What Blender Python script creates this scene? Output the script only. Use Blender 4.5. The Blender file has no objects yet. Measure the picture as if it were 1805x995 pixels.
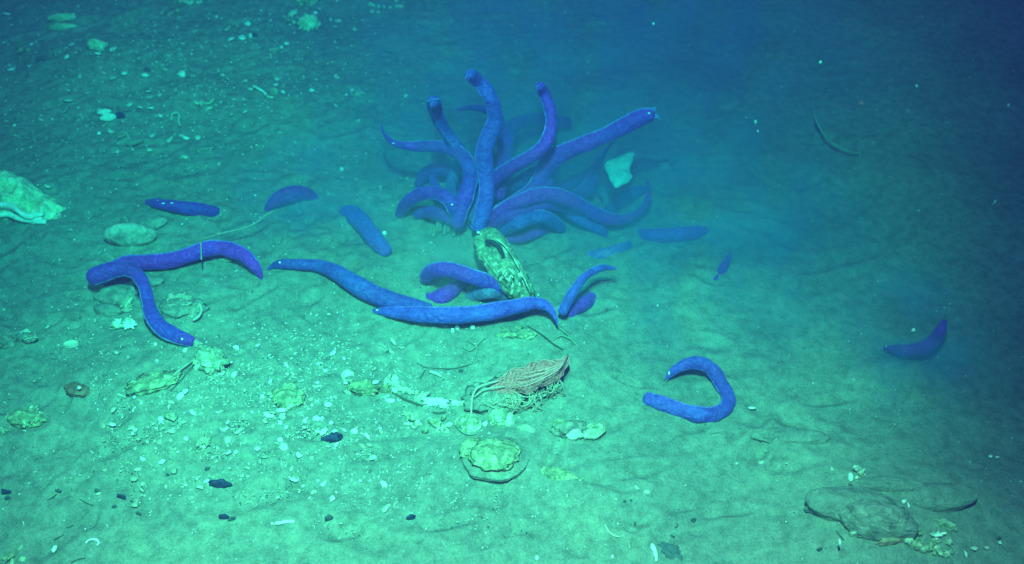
import bpy, bmesh, math, random
import numpy as np
from mathutils import Vector, Matrix, noise as mnoise

random.seed(7)
rng = np.random.default_rng(11)
S = bpy.context.scene
COL = S.collection
RAD = math.radians

# ------------------------------------------------------------------ camera
CAM_H, PITCH, FPX = 1.25, RAD(42.0), 1935.0
camd = bpy.data.cameras.new("camera")
cam = bpy.data.objects.new("camera", camd)
COL.objects.link(cam)
cam.location = (0, 0, CAM_H)
cam.rotation_euler = (math.pi / 2 - PITCH, 0, 0)
camd.sensor_width = 36
camd.lens = 36 * FPX / 1805
camd.clip_start = 0.02
camd.clip_end = 200
camd.dof.use_dof = True
camd.dof.focus_distance = 1.62
camd.dof.aperture_fstop = 5.0
S.camera = cam

# ------------------------------------------------------------------ deep water light
world = bpy.data.worlds.new("World")
S.world = world
world.use_nodes = True
bg = world.node_tree.nodes["Background"]
bg.inputs[0].default_value = (0.46, 0.07, 0.44, 1)
bg.inputs[1].default_value = 0.8

def spot(name, loc, target, power, color, size, blend, radius):
    l = bpy.data.lights.new(name, 'SPOT')
    l.energy = power; l.color = color; l.spot_size = RAD(size); l.spot_blend = blend
    l.shadow_soft_size = radius
    o = bpy.data.objects.new(name, l)
    COL.objects.link(o)
    o.location = loc
    d = Vector(target) - Vector(loc)
    o.rotation_euler = d.to_track_quat('-Z', 'Y').to_euler()
    return o
# the vehicle's flood lamps, either side of its camera
spot("floodlight_port", (-0.90, 0.30, 1.15), (-0.22, 1.50, 0.0), 42, (0.25, 1.0, 0.42), 66, 1.0, 0.02)
spot("floodlight_mast_down", (0.0, 0.20, 1.90), (-0.05, 0.70, 0.0), 440, (0.9, 1.0, 0.57), 56, 1.0, 0.03)
spot("floodlight_mast_ahead", (-0.05, 0.40, 1.90), (-0.20, 1.76, 0.0), 320, (0.03, 1.0, 0.60), 64, 1.0, 0.03)

S.view_settings.view_transform = 'Standard'
S.view_settings.look = 'None'
S.view_settings.exposure = 0.0
S.view_settings.gamma = 1.0
S.render.engine = 'CYCLES'
S.cycles.volume_bounces = 1
S.cycles.max_bounces = 6
S.render.resolution_x, S.render.resolution_y = 1024, 564

# ------------------------------------------------------------------ node helpers
def newmat(name):
    m = bpy.data.materials.new(name); m.use_nodes = True
    nt = m.node_tree
    return m, nt, nt.nodes["Principled BSDF"]

def nnoise(nt, scale, detail=4, rough=0.55, coord='Object', dist=0.0):
    tc = nt.nodes.new('ShaderNodeTexCoord')
    n = nt.nodes.new('ShaderNodeTexNoise')
    n.inputs['Scale'].default_value = scale
    n.inputs['Detail'].default_value = detail
    n.inputs['Roughness'].default_value = rough
    n.inputs['Distortion'].default_value = dist
    nt.links.new(tc.outputs[coord], n.inputs['Vector'])
    return n

def ramp(nt, src, stops):
    r = nt.nodes.new('ShaderNodeValToRGB')
    el = r.color_ramp.elements
    while len(el) < len(stops): el.new(0.5)
    for e, (p, c) in zip(el, stops):
        e.position = p; e.color = (*c, 1)
    nt.links.new(src, r.inputs[0])
    return r

def mix(nt, a, b, fac, mode='MIX'):
    m = nt.nodes.new('ShaderNodeMix'); m.data_type = 'RGBA'; m.blend_type = mode
    if isinstance(fac, float): m.inputs[0].default_value = fac
    else: nt.links.new(fac, m.inputs[0])
    for s, i in ((a, 6), (b, 7)):
        if isinstance(s, tuple): m.inputs[i].default_value = (*s, 1)
        else: nt.links.new(s, m.inputs[i])
    return m.outputs[2]

def bump(nt, bsdf, src, strength, distance):
    b = nt.nodes.new('ShaderNodeBump')
    b.inputs['Strength'].default_value = strength
    b.inputs['Distance'].default_value = distance
    nt.links.new(src, b.inputs['Height'])
    nt.links.new(b.outputs[0], bsdf.inputs['Normal'])
    return b

def crusty(name, c1, c2, c3, scale=60, rough=0.9, bd=0.004, p=(0.36, 0.52, 0.66), spec=0.2):
    m, nt, b = newmat(name)
    n = nnoise(nt, scale, 5, 0.62, dist=0.4)
    r = ramp(nt, n.outputs[0], [(p[0], c1), (p[1], c2), (p[2], c3)])
    nt.links.new(r.outputs[0], b.inputs['Base Color'])
    b.inputs['Roughness'].default_value = rough
    b.inputs['Specular IOR Level'].default_value = spec
    n2 = nnoise(nt, scale * 3, 4, 0.6)
    bump(nt, b, n2.outputs[0], 0.8, bd)
    return m

M = {}
# silty sand
m, nt, b = newmat("silt_sand")
n1 = nnoise(nt, 3.2, 5, 0.6); n2 = nnoise(nt, 55, 6, 0.72); n3 = nnoise(nt, 330, 3, 0.7)
c = ramp(nt, n1.outputs[0], [(0.30, (0.20, 0.215, 0.21)), (0.5, (0.27, 0.285, 0.265)), (0.70, (0.35, 0.36, 0.31))]).outputs[0]
c2 = ramp(nt, n2.outputs[0], [(0.36, (0.62, 0.62, 0.62)), (0.52, (0.95, 0.95, 0.95)), (0.68, (1.25, 1.22, 1.15))]).outputs[0]
c = mix(nt, c, c2, 0.85, 'MULTIPLY')
c3 = ramp(nt, n3.outputs[0], [(0.36, (0.72, 0.72, 0.72)), (0.5, (1, 1, 1)), (0.66, (1.35, 1.35, 1.3))]).outputs[0]
c = mix(nt, c, c3, 0.55, 'MULTIPLY')
nt.links.new(c, b.inputs['Base Color'])
b.inputs['Roughness'].default_value = 1.0
b.inputs['Specular IOR Level'].default_value = 0.1
add = nt.nodes.new('ShaderNodeMath'); add.operation = 'ADD'
nt.links.new(n2.outputs[0], add.inputs[0]); nt.links.new(n3.outputs[0], add.inputs[1])
bump(nt, b, add.outputs[0], 0.8, 0.004)
M['sand'] = m

def hagmat(name, ca, cb, cc):
    m, nt, b = newmat(name)
    n = nnoise(nt, 9, 4, 0.6); n2 = nnoise(nt, 130, 4, 0.65); n3 = nnoise(nt, 35, 3, 0.6)
    c = ramp(nt, n.outputs[0], [(0.36, ca), (0.5, cb), (0.66, cc)]).outputs[0]
    d = ramp(nt, n2.outputs[0], [(0.36, (0.62, 0.62, 0.70)), (0.52, (0.95, 0.95, 0.95)), (0.68, (1.3, 1.5, 1.2))]).outputs[0]
    c = mix(nt, c, d, 0.8, 'MULTIPLY')
    e = ramp(nt, n3.outputs[0], [(0.36, (0.80, 0.75, 0.85)), (0.64, (1.12, 1.25, 1.08))]).outputs[0]
    c = mix(nt, c, e, 0.8, 'MULTIPLY')
    oi = nt.nodes.new('ShaderNodeObjectInfo')            # every animal a little different
    v_ = ramp(nt, oi.outputs['Random'], [(0.0, (0.70, 0.80, 0.72)), (0.4, (1.15, 0.90, 0.95)), (0.7, (0.85, 1.25, 0.90)), (1.0, (1.25, 1.05, 1.12))]).outputs[0]
    c = mix(nt, c, v_, 1.0, 'MULTIPLY')
    nt.links.new(c, b.inputs['Base Color'])
    b.inputs['Roughness'].default_value = 0.42
    b.inputs['Specular IOR Level'].default_value = 0.45
    b.inputs['Sheen Weight'].default_value = 0.3
    b.inputs['Sheen Roughness'].default_value = 0.45
    b.inputs['Sheen Tint'].default_value = (0.15, 0.30, 1, 1)
    bump(nt, b, n2.outputs[0], 0.9, 0.006)
    return m
M['hag'] = hagmat("hagfish_skin_blue", (0.20, 0.020, 0.42), (0.26, 0.024, 0.52), (0.10, 0.038, 0.60))
M['hagp'] = hagmat("hagfish_skin_violet", (0.30, 0.014, 0.42), (0.36, 0.018, 0.52), (0.20, 0.026, 0.60))
M['hagc'] = hagmat("hagfish_skin_azure", (0.07, 0.052, 0.48), (0.10, 0.064, 0.58), (0.07, 0.095, 0.64))
M['hagg'] = hagmat("hagfish_skin_pale", (0.10, 0.09, 0.42), (0.12, 0.14, 0.48), (0.20, 0.20, 0.48))
M['fold'] = hagmat("hagfish_fold_pale", (0.16, 0.13, 0.68), (0.22, 0.17, 0.72), (0.25, 0.22, 0.72))

def plain(name, col, rough=0.6, spec=0.3):
    m, nt, b = newmat(name)
    n = nnoise(nt, 140, 3, 0.6)
    r = ramp(nt, n.outputs[0], [(0.35, tuple(x * 0.72 for x in col)), (0.6, col)])
    nt.links.new(r.outputs[0], b.inputs['Base Color'])
    b.inputs['Roughness'].default_value = rough
    b.inputs['Specular IOR Level'].default_value = spec
    bump(nt, b, n.outputs[0], 0.4, 0.002)
    return m
M['white'] = plain("shell_white", (0.88, 0.88, 0.84), 0.45)
M['cream'] = plain("shell_cream", (0.62, 0.60, 0.50), 0.7)
M['dull'] = plain("shell_dull", (0.42, 0.40, 0.34), 0.85)
M['dark'] = plain("stone_and_shadow_dark", (0.03, 0.045, 0.13), 0.7)  # dark stones, and the lumps that stand for cast shadows
M['darkg'] = plain("shell_slate", (0.08, 0.11, 0.14), 0.6)
M['palespot'] = plain("spot_pale", (0.85, 0.9, 0.9), 0.3, 0.6)
M['barbel'] = plain("barbel_skin", (0.14, 0.22, 0.62), 0.6)
M['stone'] = crusty("stone_pale", (0.22, 0.22, 0.20), (0.46, 0.44, 0.40), (0.66, 0.62, 0.56), 45, bd=0.004)
M['silted'] = crusty("stone_silted", (0.17, 0.17, 0.16), (0.27, 0.27, 0.25), (0.40, 0.39, 0.34), 70, bd=0.006)
M['palecrust'] = crusty('crust_pale', (0.35, 0.42, 0.28), (0.62, 0.72, 0.48), (0.92, 0.95, 0.75), 60, bd=0.006)
M['rust'] = crusty("rim_rust", (0.34, 0.22, 0.17), (0.44, 0.29, 0.22), (0.55, 0.42, 0.32), 90)
M['yellow'] = crusty("crust_yellow", (0.20, 0.21, 0.16), (0.36, 0.38, 0.25), (0.72, 0.72, 0.46), 95, bd=0.007)
M['green'] = crusty("crust_green", (0.22, 0.24, 0.18), (0.48, 0.52, 0.38), (0.92, 0.92, 0.74), 95, bd=0.007)
M['brown'] = crusty("shell_brown", (0.16, 0.08, 0.06), (0.28, 0.14, 0.11), (0.34, 0.24, 0.18), 60)
M['bait'] = crusty("bait_flesh", (0.14, 0.18, 0.14), (0.30, 0.34, 0.24), (0.90, 0.90, 0.70), 120, bd=0.007, p=(0.32, 0.52, 0.72))
M['baitdark'] = plain("bait_hollow_shade", (0.025, 0.04, 0.05), 0.8)  # shade of the open mouth put into the colour
M['scrap'] = crusty("bait_scrap", (0.05, 0.40, 0.42), (0.08, 0.56, 0.54), (0.14, 0.70, 0.62), 30, bd=0.004)
M['bag'] = crusty("bag_mesh", (0.60, 0.13, 0.13), (0.92, 0.24, 0.25), (0.98, 0.42, 0.42), 190, bd=0.008)
M['cord'] = plain("net_cord", (0.98, 0.42, 0.42), 0.8)
M['cordg'] = plain("net_cord_silted", (0.60, 0.48, 0.40), 0.9)
M['twig'] = plain("twig_dark", (0.09, 0.10, 0.08), 0.9)
M['weed'] = plain("weed_green", (0.26, 0.34, 0.24), 0.8)
M['slime'] = plain("slime_strand", (0.34, 0.36, 0.30), 0.6)
M['snow'] = plain("snow_fleck", (0.6, 0.65, 0.65), 0.9)
M['snowr'] = plain("snow_fleck_red", (0.75, 0.15, 0.2), 0.9)

# ------------------------------------------------------------------ terrain height
TAB = rng.random((256, 256))
def vnoise(x, y, s, seed):
    x = np.asarray(x, float) / s + seed * 17.31 + 1000; y = np.asarray(y, float) / s + seed * 9.77 + 1000
    xi = np.floor(x).astype(int); yi = np.floor(y).astype(int)
    fx = x - xi; fy = y - yi
    fx = fx * fx * (3 - 2 * fx); fy = fy * fy * (3 - 2 * fy)
    a = TAB[xi % 256, yi % 256]; b = TAB[(xi + 1) % 256, yi % 256]
    c = TAB[xi % 256, (yi + 1) % 256]; d = TAB[(xi + 1) % 256, (yi + 1) % 256]
    return (a * (1 - fx) + b * fx) * (1 - fy) + (c * (1 - fx) + d * fx) * fy - 0.5

F_ = Vector((0, math.cos(PITCH), -math.sin(PITCH)))
U_ = Vector((0, math.sin(PITCH), math.cos(PITCH)))
R_ = Vector((1, 0, 0))
CL = Vector((0, 0, CAM_H))
def ray(u, v):
    return (F_ * FPX + R_ * (u - 902.5) - U_ * (v - 497.5)).normalized()
def flat(u, v, z=0.0):
    d = ray(u, v); t = (z - CAM_H) / d.z
    return CL + d * t
def psize(p):            # metres per full-size pixel at p
    return (Vector(p) - CL).dot(F_) / FPX

MOUNDS = []              # x, y, rx, ry, h, rot
def mound(u, v, ru, rv, h, rot=0):
    p = flat(u, v); s = psize(p)
    MOUNDS.append((p.x, p.y, ru * s, rv * s / 0.68, h, rot))
mound(1560, 935, 150, 75, 0.030)
mound(1640, 860, 170, 55, 0.022)
mound(1390, 775, 110, 28, 0.014)
mound(1590, 655, 95, 30, 0.034)
mound(870, 800, 80, 48, 0.016)
mound(250, 690, 150, 60, 0.020)
mound(720, 470, 170, 60, 0.014)
mound(270, 395, 80, 40, 0.012)
mound(640, 690, 60, 30, 0.010)
mound(60, 360, 130, 60, 0.018)
mound(110, 430, 60, 30, 0.012)
mound(440, 190, 180, 50, 0.02)
mound(200, 120, 200, 60, 0.02)
mound(860, 400, 130, 50, 0.018)
mound(880, 600, 130, 30, 0.008)
mound(490, 760, 220, 100, 0.010)
mound(1240, 690, 50, 25, -0.006)

def HT(x, y):
    x = np.asarray(x, float); y = np.asarray(y, float)
    wx = x + 0.05 * vnoise(x, y, 0.21, 8); wy = y + 0.05 * vnoise(x, y, 0.19, 9)
    z = 0.050 * vnoise(wx, wy, 0.9, 1) + 0.020 * vnoise(wx, wy, 0.33, 2)
    z = z + 0.010 * vnoise(wx, wy, 0.11, 3) + 0.0045 * vnoise(x, y, 0.05, 4)
    rough = 0.25 + 0.75 / (1 + np.exp((x - 0.12) / 0.07)) * (0.45 + 1.1 * (vnoise(x, y, 0.2, 12) + 0.5))
    z = z + rough * (0.0050 * vnoise(x, y, 0.021, 5) + 0.0034 * vnoise(x, y, 0.0098, 6))
    for (mx, my, rx, ry, h, rot) in MOUNDS:
        d2 = ((x - mx) / rx) ** 2 + ((y - my) / ry) ** 2
        z = z + h * np.exp(-d2 * 1.2)
    return z

def at(u, v, dz=0.0):
    """point on (or dz above) the sea bed seen at photo pixel u, v"""
    z = 0.0
    for _ in range(5):
        p = flat(u, v, z + dz)
        z = float(HT(p.x, p.y))
    return flat(u, v, z + dz)

# ------------------------------------------------------------------ object helpers
def tag(o, label=None, cat=None, group=None, kind=None):
    if label: o['label'] = label
    if cat: o['category'] = cat
    if group: o['group'] = group
    if kind: o['kind'] = kind
    return o

def build(name, V, F, mats, parent=None, loc=None, smooth=True, mi=None):
    me = bpy.data.meshes.new(name)
    V = np.asarray([tuple(v) for v in V], float)
    if loc is not None: V = V - np.array(tuple(loc))
    me.from_pydata(V.tolist(), [], F)
    if not isinstance(mats, (list, tuple)): mats = [mats]
    for mm in mats: me.materials.append(mm)
    if mi is not None: me.polygons.foreach_set('material_index', mi)
    if smooth: me.polygons.foreach_set('use_smooth', [True] * len(F))
    me.update()
    o = bpy.data.objects.new(name, me)
    COL.objects.link(o)
    if parent is not None:
        o.parent = parent
    elif loc is not None:
        o.location = loc
    return o

def empty(name, loc):
    o = bpy.data.objects.new(name, None); COL.objects.link(o); o.location = loc
    o.empty_display_size = 0.02
    return o

def crom(P, n):
    P = [np.array(p, float) for p in P]
    Q = [2 * P[0] - P[1]] + P + [2 * P[-1] - P[-2]]
    out = []
    for i in range(1, len(Q) - 2):
        for k in range(n):
            t = k / n
            a, b, c, d = Q[i - 1], Q[i], Q[i + 1], Q[i + 2]
            out.append(0.5 * ((2 * b) + (c - a) * t + (2 * a - 5 * b + 4 * c - d) * t * t + (3 * b - a - 3 * c + d) * t ** 3))
    out.append(P[-1])
    return out

def tube(P, R, n=8, capn=2):
    """round tube through points P with radii R -> V, F"""
    V, F = [], []
    P = [Vector(p) for p in P]
    ref = Vector((0.13, 0.21, 1))
    for i, p in enumerate(P):
        T = (P[min(i + 1, len(P) - 1)] - P[max(i - 1, 0)]).normalized()
        N = T.cross(ref)
        if N.length < 0.05: N = T.cross(Vector((1, 0, 0)))
        N.normalize(); B = T.cross(N)
        for k in range(n):
            a = 2 * math.pi * k / n
            V.append(p + (N * math.cos(a) + B * math.sin(a)) * R[i])
    for i in range(len(P) - 1):
        for k in range(n):
            k2 = (k + 1) % n
            F.append((i * n + k, i * n + k2, (i + 1) * n + k2, (i + 1) * n + k))
    F.append(tuple(reversed(range(n))))
    F.append(tuple(range((len(P) - 1) * n, len(P) * n)))
    return V, F

def join(*vf):
    V, F = [], []
    for v, f in vf:
        o = len(V); V += list(v); F += [tuple(i + o for i in q) for q in f]
    return V, F

def pxtube(pts, r_px, dz=0.004, n=6, seg=4, taper=True):
    P = []
    for q in pts:
        z = q[2] if len(q) > 2 else dz
        P.append(tuple(at(q[0], q[1], z)))
    Q = crom(P, seg)
    s = psize(Q[0]); L = len(Q)
    R = []
    for i in range(L):
        t = i / (L - 1)
        k = 1.0
        if taper: k = 0.35 + 0.65 * math.sin(math.pi * min(1, t * 0.8 + 0.1)) ** 0.6
        R.append(r_px * s * k)
    return tube(Q, R, n)

# ------------------------------------------------------------------ the sea bed
def axis(lo, hi, step, far):
    core = list(np.arange(lo, hi, step))
    a = []; d = step; x = lo
    while x > -far:
        d *= 1.28; x -= d; a.append(x)
    b = []; d = step; x = core[-1]
    while x < far:
        d *= 1.28; x += d; b.append(x)
    return np.array(a[::-1] + core + b)
xs = axis(-1.25, 1.25, 0.0042, 14)
ys = axis(0.68, 2.75, 0.0042, 14)
X, Y = np.meshgrid(xs, ys)
Z = HT(X, Y)
nx, ny = len(xs), len(ys)
prnd = random.Random(3)
for _ in range(150):                     # small burrows, pits and drag furrows
    pu, pv = prnd.uniform(-20, 1500), prnd.uniform(20, 1000)
    c_ = flat(pu, pv); r_ = prnd.uniform(0.005, 0.016); el = prnd.uniform(1, 4.5); th = prnd.gauss(0.35, 0.5)
    jx = np.abs(xs - c_.x) < 0.15; jy = np.abs(ys - c_.y) < 0.15
    if not jx.any() or not jy.any(): continue
    sl = np.ix_(jy, jx); dx = X[sl] - c_.x; dy = Y[sl] - c_.y
    a_ = (dx * math.cos(th) + dy * math.sin(th)) / (r_ * el); b_ = (-dx * math.sin(th) + dy * math.cos(th)) / r_
    d2 = a_ ** 2 + b_ ** 2
    Z[sl] += -prnd.uniform(0.004, 0.010) * np.exp(-d2) + 0.003 * np.exp(-((np.sqrt(d2) - 1.7) / 0.5) ** 2)
me = bpy.data.meshes.new("seabed")
co = np.stack([X.ravel(), Y.ravel(), Z.ravel()], 1)
idx = np.arange(nx * ny).reshape(ny, nx)
q = np.stack([idx[:-1, :-1].ravel(), idx[:-1, 1:].ravel(), idx[1:, 1:].ravel(), idx[1:, :-1].ravel()], 1)
me.vertices.add(len(co)); me.vertices.foreach_set('co', co.ravel())
me.loops.add(q.size); me.loops.foreach_set('vertex_index', q.ravel())
me.polygons.add(len(q)); me.polygons.foreach_set('loop_start', np.arange(0, q.size, 4)); me.polygons.foreach_set('loop_total', np.full(len(q), 4))
me.polygons.foreach_set('use_smooth', [True] * len(q))
me.update(); me.validate()
me.materials.append(M['sand'])
bed = bpy.data.objects.new("seabed", me); COL.objects.link(bed)
tag(bed, kind='structure')

# ------------------------------------------------------------------ water haze
hz = bpy.data.materials.new("water_haze"); hz.use_nodes = True
hz.node_tree.nodes.clear()
ho = hz.node_tree.nodes.new('ShaderNodeOutputMaterial')
hv = hz.node_tree.nodes.new('ShaderNodeVolumePrincipled')
hv.inputs['Color'].default_value = (0.010, 0.018, 0.070, 1)
hv.inputs['Density'].default_value = 0.68
hv.inputs['Absorption Color'].default_value = (0.0, 0.75, 0.80, 1)
hv.inputs['Anisotropy'].default_value = 0.0
hz.node_tree.links.new(hv.outputs[0], ho.inputs['Volume'])
x0, x1, y0, y1, z0, z1 = -24, 24, -24, 24, -1.4, 1.42
V = [(x, y, z) for z in (z0, z1) for x, y in ((x0, y0), (x1, y0), (x1, y1), (x0, y1))]
F = [(3, 2, 1, 0), (4, 5, 6, 7), (0, 1, 5, 4), (1, 2, 6, 5), (2, 3, 7, 6), (3, 0, 4, 7)]
haze = build("haze", V, F, hz, smooth=False)
tag(haze, kind='stuff')

# ------------------------------------------------------------------ hagfish
def hagfish(pts, label, mat='hag', fold=None, head=None, group=None, pale_spots=None, zlift=None, flatn=0.84):
    """pts: (u, v, half width px [, height above lying]) from one end to the other"""
    C = []
    for q_ in pts:
        r = q_[2] * psize(flat(q_[0], q_[1]))
        z = (q_[3] if len(q_) > 3 else 0.0)
        p = at(q_[0], q_[1], r * 0.62 + z)
        C.append((p.x, p.y, p.z, q_[2] * psize(p)))
    Q = crom(C, 9)
    # rounded ends
    def cap(a, b):
        a = np.array(a); b = np.array(b); d = a[:3] - b[:3]; d = d / (np.linalg.norm(d) + 1e-9)
        r = a[3]; out = []
        for t in (0.3, 0.55, 0.75, 0.9, 0.985):
            out.append(np.array([*(a[:3] + d * r * t * 0.9), r * math.sqrt(1 - t * t)]))
        return out
    Q = cap(Q[0], Q[1])[::-1] + Q + cap(Q[-1], Q[-2])
    n = 32
    V, F, MI = [], [], []
    base = Vector(Q[0][:3])
    seed = random.random() * 50
    N0 = None
    L = len(Q)
    ang = {'L': RAD(156), 'R': RAD(24), 'B': RAD(60), 'T': RAD(120)}.get(fold)
    for i, c_ in enumerate(Q):
        p = Vector(c_[:3]); r = c_[3]
        T = (Vector(Q[min(i + 1, L - 1)][:3]) - Vector(Q[max(i - 1, 0)][:3])).normalized()
        vd = (CL - p).normalized()
        N = T.cross(vd)
        if N.length < 0.15 and N0 is not None: N = N0 - T * N0.dot(T)
        N.normalize()
        if N0 is not None and N.dot(N0) < 0: N = -N
        N0 = N
        B = N.cross(T)
        w = 1 + 0.11 * mnoise.noise(Vector((i * 0.13 + seed, 0, 0))) + 0.03 * mnoise.noise(Vector((i * 0.6 + seed, 5, 0)))
        for k in range(n):
            a = 2 * math.pi * k / n
            rr = r * w * (1 + 0.035 * mnoise.noise(Vector((i * 0.35 + seed, math.cos(a) * 1.5, math.sin(a) * 1.5))))
            if ang is not None:
                da = (a - ang + math.pi) % (2 * math.pi) - math.pi
                rr *= 1 + 0.10 * math.exp(-(da / 0.13) ** 2)
            V.append(p + N * math.cos(a) * rr + B * math.sin(a) * rr * flatn)
    for i in range(L - 1):
        for k in range(n):
            k2 = (k + 1) % n
            F.append((i * n + k, i * n + k2, (i + 1) * n + k2, (i + 1) * n + k))
            am = 2 * math.pi * (k + 0.5) / n
            f_ = 0
            if ang is not None:
                da = (am - ang + math.pi) % (2 * math.pi) - math.pi
                if abs(da) < 0.14: f_ = 1
            MI.append(f_)
    F.append(tuple(reversed(range(n)))); MI.append(0)
    F.append(tuple(range((L - 1) * n, L * n))); MI.append(0)
    base.z = float(HT(base.x, base.y))
    parts = head is not None or pale_spots
    if parts:
        root = empty("hagfish", base)
        build("body", V, F, [M[mat], M['fold']], parent=root, loc=base, mi=MI)
    else:
        root = build("hagfish", V, F, [M[mat], M['fold']], loc=base, mi=MI)
    if head is not None:
        e = Q[4] if head == 0 else Q[-5]
        e2 = Q[12] if head == 0 else Q[-13]
        p = Vector(e[:3]); d = (p - Vector(e2[:3])).normalized(); r = max(e[3], 0.004)
        up = (CL - p).normalized(); side = d.cross(up).normalized()
        tip = p + d * r * 0.6
        for s_ in (-1, 1):
            for g in (0.35, 0.8):
                a0 = tip + side * s_ * r * g * 0.7
                P = [a0 - d * r * 0.4, a0 + d * r * 0.3 + side * s_ * r * 0.12, a0 + d * r * 0.6 + side * s_ * r * 0.3 - Vector((0, 0, r * 0.3))]
                v, f = tube([Vector(x) for x in crom([tuple(x) for x in P], 4)], np.linspace(r * 0.16, r * 0.04, 9), 6)
                build("barbel", v, f, M['barbel'], parent=root, loc=base)
    if pale_spots:
        for (u, v_, ru, rv_) in pale_spots:
            # nearest body sample in view
            best = min(Q, key=lambda c_: (Vector(c_[:3]) - CL).normalized().angle(ray(u, v_)))
            p = Vector(best[:3]); depth = (p - CL).length - best[3] * 0.9
            p = CL + ray(u, v_) * depth
            bmx = bmesh.new(); bmesh.ops.create_icosphere(bmx, subdivisions=2, radius=1)
            s_ = psize(p)
            ru *= 0.75; rv_ *= 0.7
            VV = [p + R_ * (x.co.x * (1 + 0.35 * mnoise.noise(x.co * 1.7 + Vector((u, 0, 0)))) * ru * s_) + U_ * (x.co.y * rv_ * s_) - F_ * (x.co.z * min(ru, rv_) * s_ * 0.7) for x in bmx.verts]
            FF = [tuple(y.index for y in x.verts) for x in bmx.faces]
            bmx.free()
            build("pale_spot", VV, FF, M['palespot'], parent=root, loc=base)  # small pale blob set on the skin at each given spot
    tag(root, label, "hagfish", group)
    return root

G1 = "hagfish swarming on the bait"
G2 = "hagfish scattered over the sea bed"
def Zs(pts, zz):
    n = len(pts)
    t = np.linspace(0, 1, n); k = np.linspace(0, 1, len(zz))
    z = np.interp(t, k, zz)
    return [(*p[:3], float(a)) for p, a in zip(pts, z)]

# back of the cluster
hagfish(Zs([(1001,216,8),(975,213,11),(950,211,12),(925,214,12),(903,224,12),(893,244,13),(889,272,14),(887,306,13),(880,345,11)], [.02,.05,.09,.05]),
        "dim violet hagfish arching behind the tall upright one, bent back to the right", 'hagp', None, group=G1)
hagfish(Zs([(808,194,2.5),(829,190,5),(852,193,6.5),(874,203,8),(884,225,9)], [.16,.13,.09]),
        "thin dark hagfish tail tip poking out left behind the tall upright one", 'hag', None, group=G1)
hagfish(Zs([(738,325,8),(750,308,11),(772,299,12),(797,305,11),(812,325,9)], [.0,.03,.02]),
        "dim hagfish humped low at the left back of the swarm", 'hag', None, group=G1)
hagfish(Zs([(1075,372,9),(1092,356,12),(1115,342,12),(1133,334,8)], [.0,.0]),
        "faint azure hagfish lying behind the curled tail at the swarm's right", 'hagc', None, group=G1)
hagfish(Zs([(1050,333,2),(1062,343,3),(1066,358,3),(1060,372,2.5)], [.02,.03,.01]),
        "slender pale hagfish tail curled in a hook beside the swarm's right arm", 'hagg', None, group=G1)
hagfish(Zs([(1003,343,10),(1018,341,13),(1030,332,15),(1042,314,13),(1053,291,9),(1063,271,5),(1073,259,3.2),(1082,249,1.2)], [.01,.05,.12]),
        "hagfish with thin pale tail tip raised toward the glowing bait scrap", 'hag', 'T', group=G1)
hagfish(Zs([(975,338,8),(992,330,10),(1008,322,10),(1026,310,8),(1040,300,5)], [.02,.06]),
        "short wing-like hagfish body between the big diagonal one and the raised tail", 'hag', 'L', group=G1)
hagfish(Zs([(900,392,9),(905,370,11),(922,352,12),(946,338,11),(968,322,9)], [.01,.06,.08]),
        "dark blue hagfish threading under the thick diagonal one's foot", 'hag', 'L', group=G1)
hagfish(Zs([(815,400,8),(800,388,11),(778,378,12),(752,374,11),(735,380,8)], [.01,.03,.0]),
        "dull hagfish coiled under the low croquet-hoop arch", 'hag', None, group=G1)
hagfish(Zs([(868,400,9),(884,388,11),(912,380,12),(945,372,12),(985,366,11),(1012,370,8)], [.0,.03,.01]),
        "dim hagfish lying level beneath the long wavy one", 'hag', None, group=G1)
hagfish(Zs([(962,352,8),(990,366,11),(1022,385,12),(1050,400,10),(1066,412,7)], [.02,.02,.0]),
        "dim hagfish slanting down right beneath the long wavy one", 'hagc', None, group=G1)
hagfish(Zs([(893,338,9),(915,322,11),(940,306,11),(962,290,9)], [.03,.08,.08]),
        "blue hagfish wedged between the S-curved one and the thick diagonal one", 'hagc', 'L', group=G1)
hagfish(Zs([(868,402,8),(880,392,10),(905,378,11),(935,366,11),(966,360,11),(996,368,10),(1018,384,8)], [.01,.06,.06,.01]),
        "blue hagfish following the underside of the long wavy one", 'hag', 'L', group=G1)
hagfish(Zs([(818,392,8),(806,372,10),(786,356,10),(768,330,9),(762,312,6)], [.0,.04,.04]),
        "dark hagfish leaning left behind the low croquet-hoop arch", 'hag', None, group=G1)
# main arms
hagfish(Zs([(1143,203,13.5),(1128,208,15.5),(1104,220,15.5),(1069,238,14.5),(1035,252,14.5),(1005,264,15.5),(980,277,17),(962,296,16),(950,318,13.5),(932,337,11),(900,356,9),(872,374,9),(850,392,8)], [.20,.16,.08,.02]),
        "thick violet blue hagfish stretching diagonally up to the right from the swarm", 'hagp', 'R', head=0, group=G1,
        pale_spots=[(1144,200,3,2.4)])
hagfish(Zs([(952,153,9),(958,163,10.5),(967,185,10.5),(972,212,11),(966,243,11.5),(950,266,12.5),(922,284,12.5),(895,299,12.5),(872,316,12),(856,345,11),(852,375,10)], [.26,.2,.12,.02]),
        "slim hagfish rising in an S curve right of the tall upright one", 'hagp', 'R', head=0, group=G1)
hagfish(Zs([(764,180,13),(767,193,13),(775,214,11.5),(789,237,10.5),(806,259,10.5),(822,284,11),(832,315,11),(834,350,11),(835,385,10)], [.22,.15,.08,.02]),
        "azure hagfish with clubbed end rising at the upper left of the swarm", 'hagc', 'B', head=0, group=G1)
hagfish(Zs([(812,272,7),(808,290,10),(801,308,10),(795,328,10),(798,350,9),(806,380,8)], [.05,.02]),
        "pale turquoise hagfish section hanging at the swarm's left side", 'hagg', None, group=G1)
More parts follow.
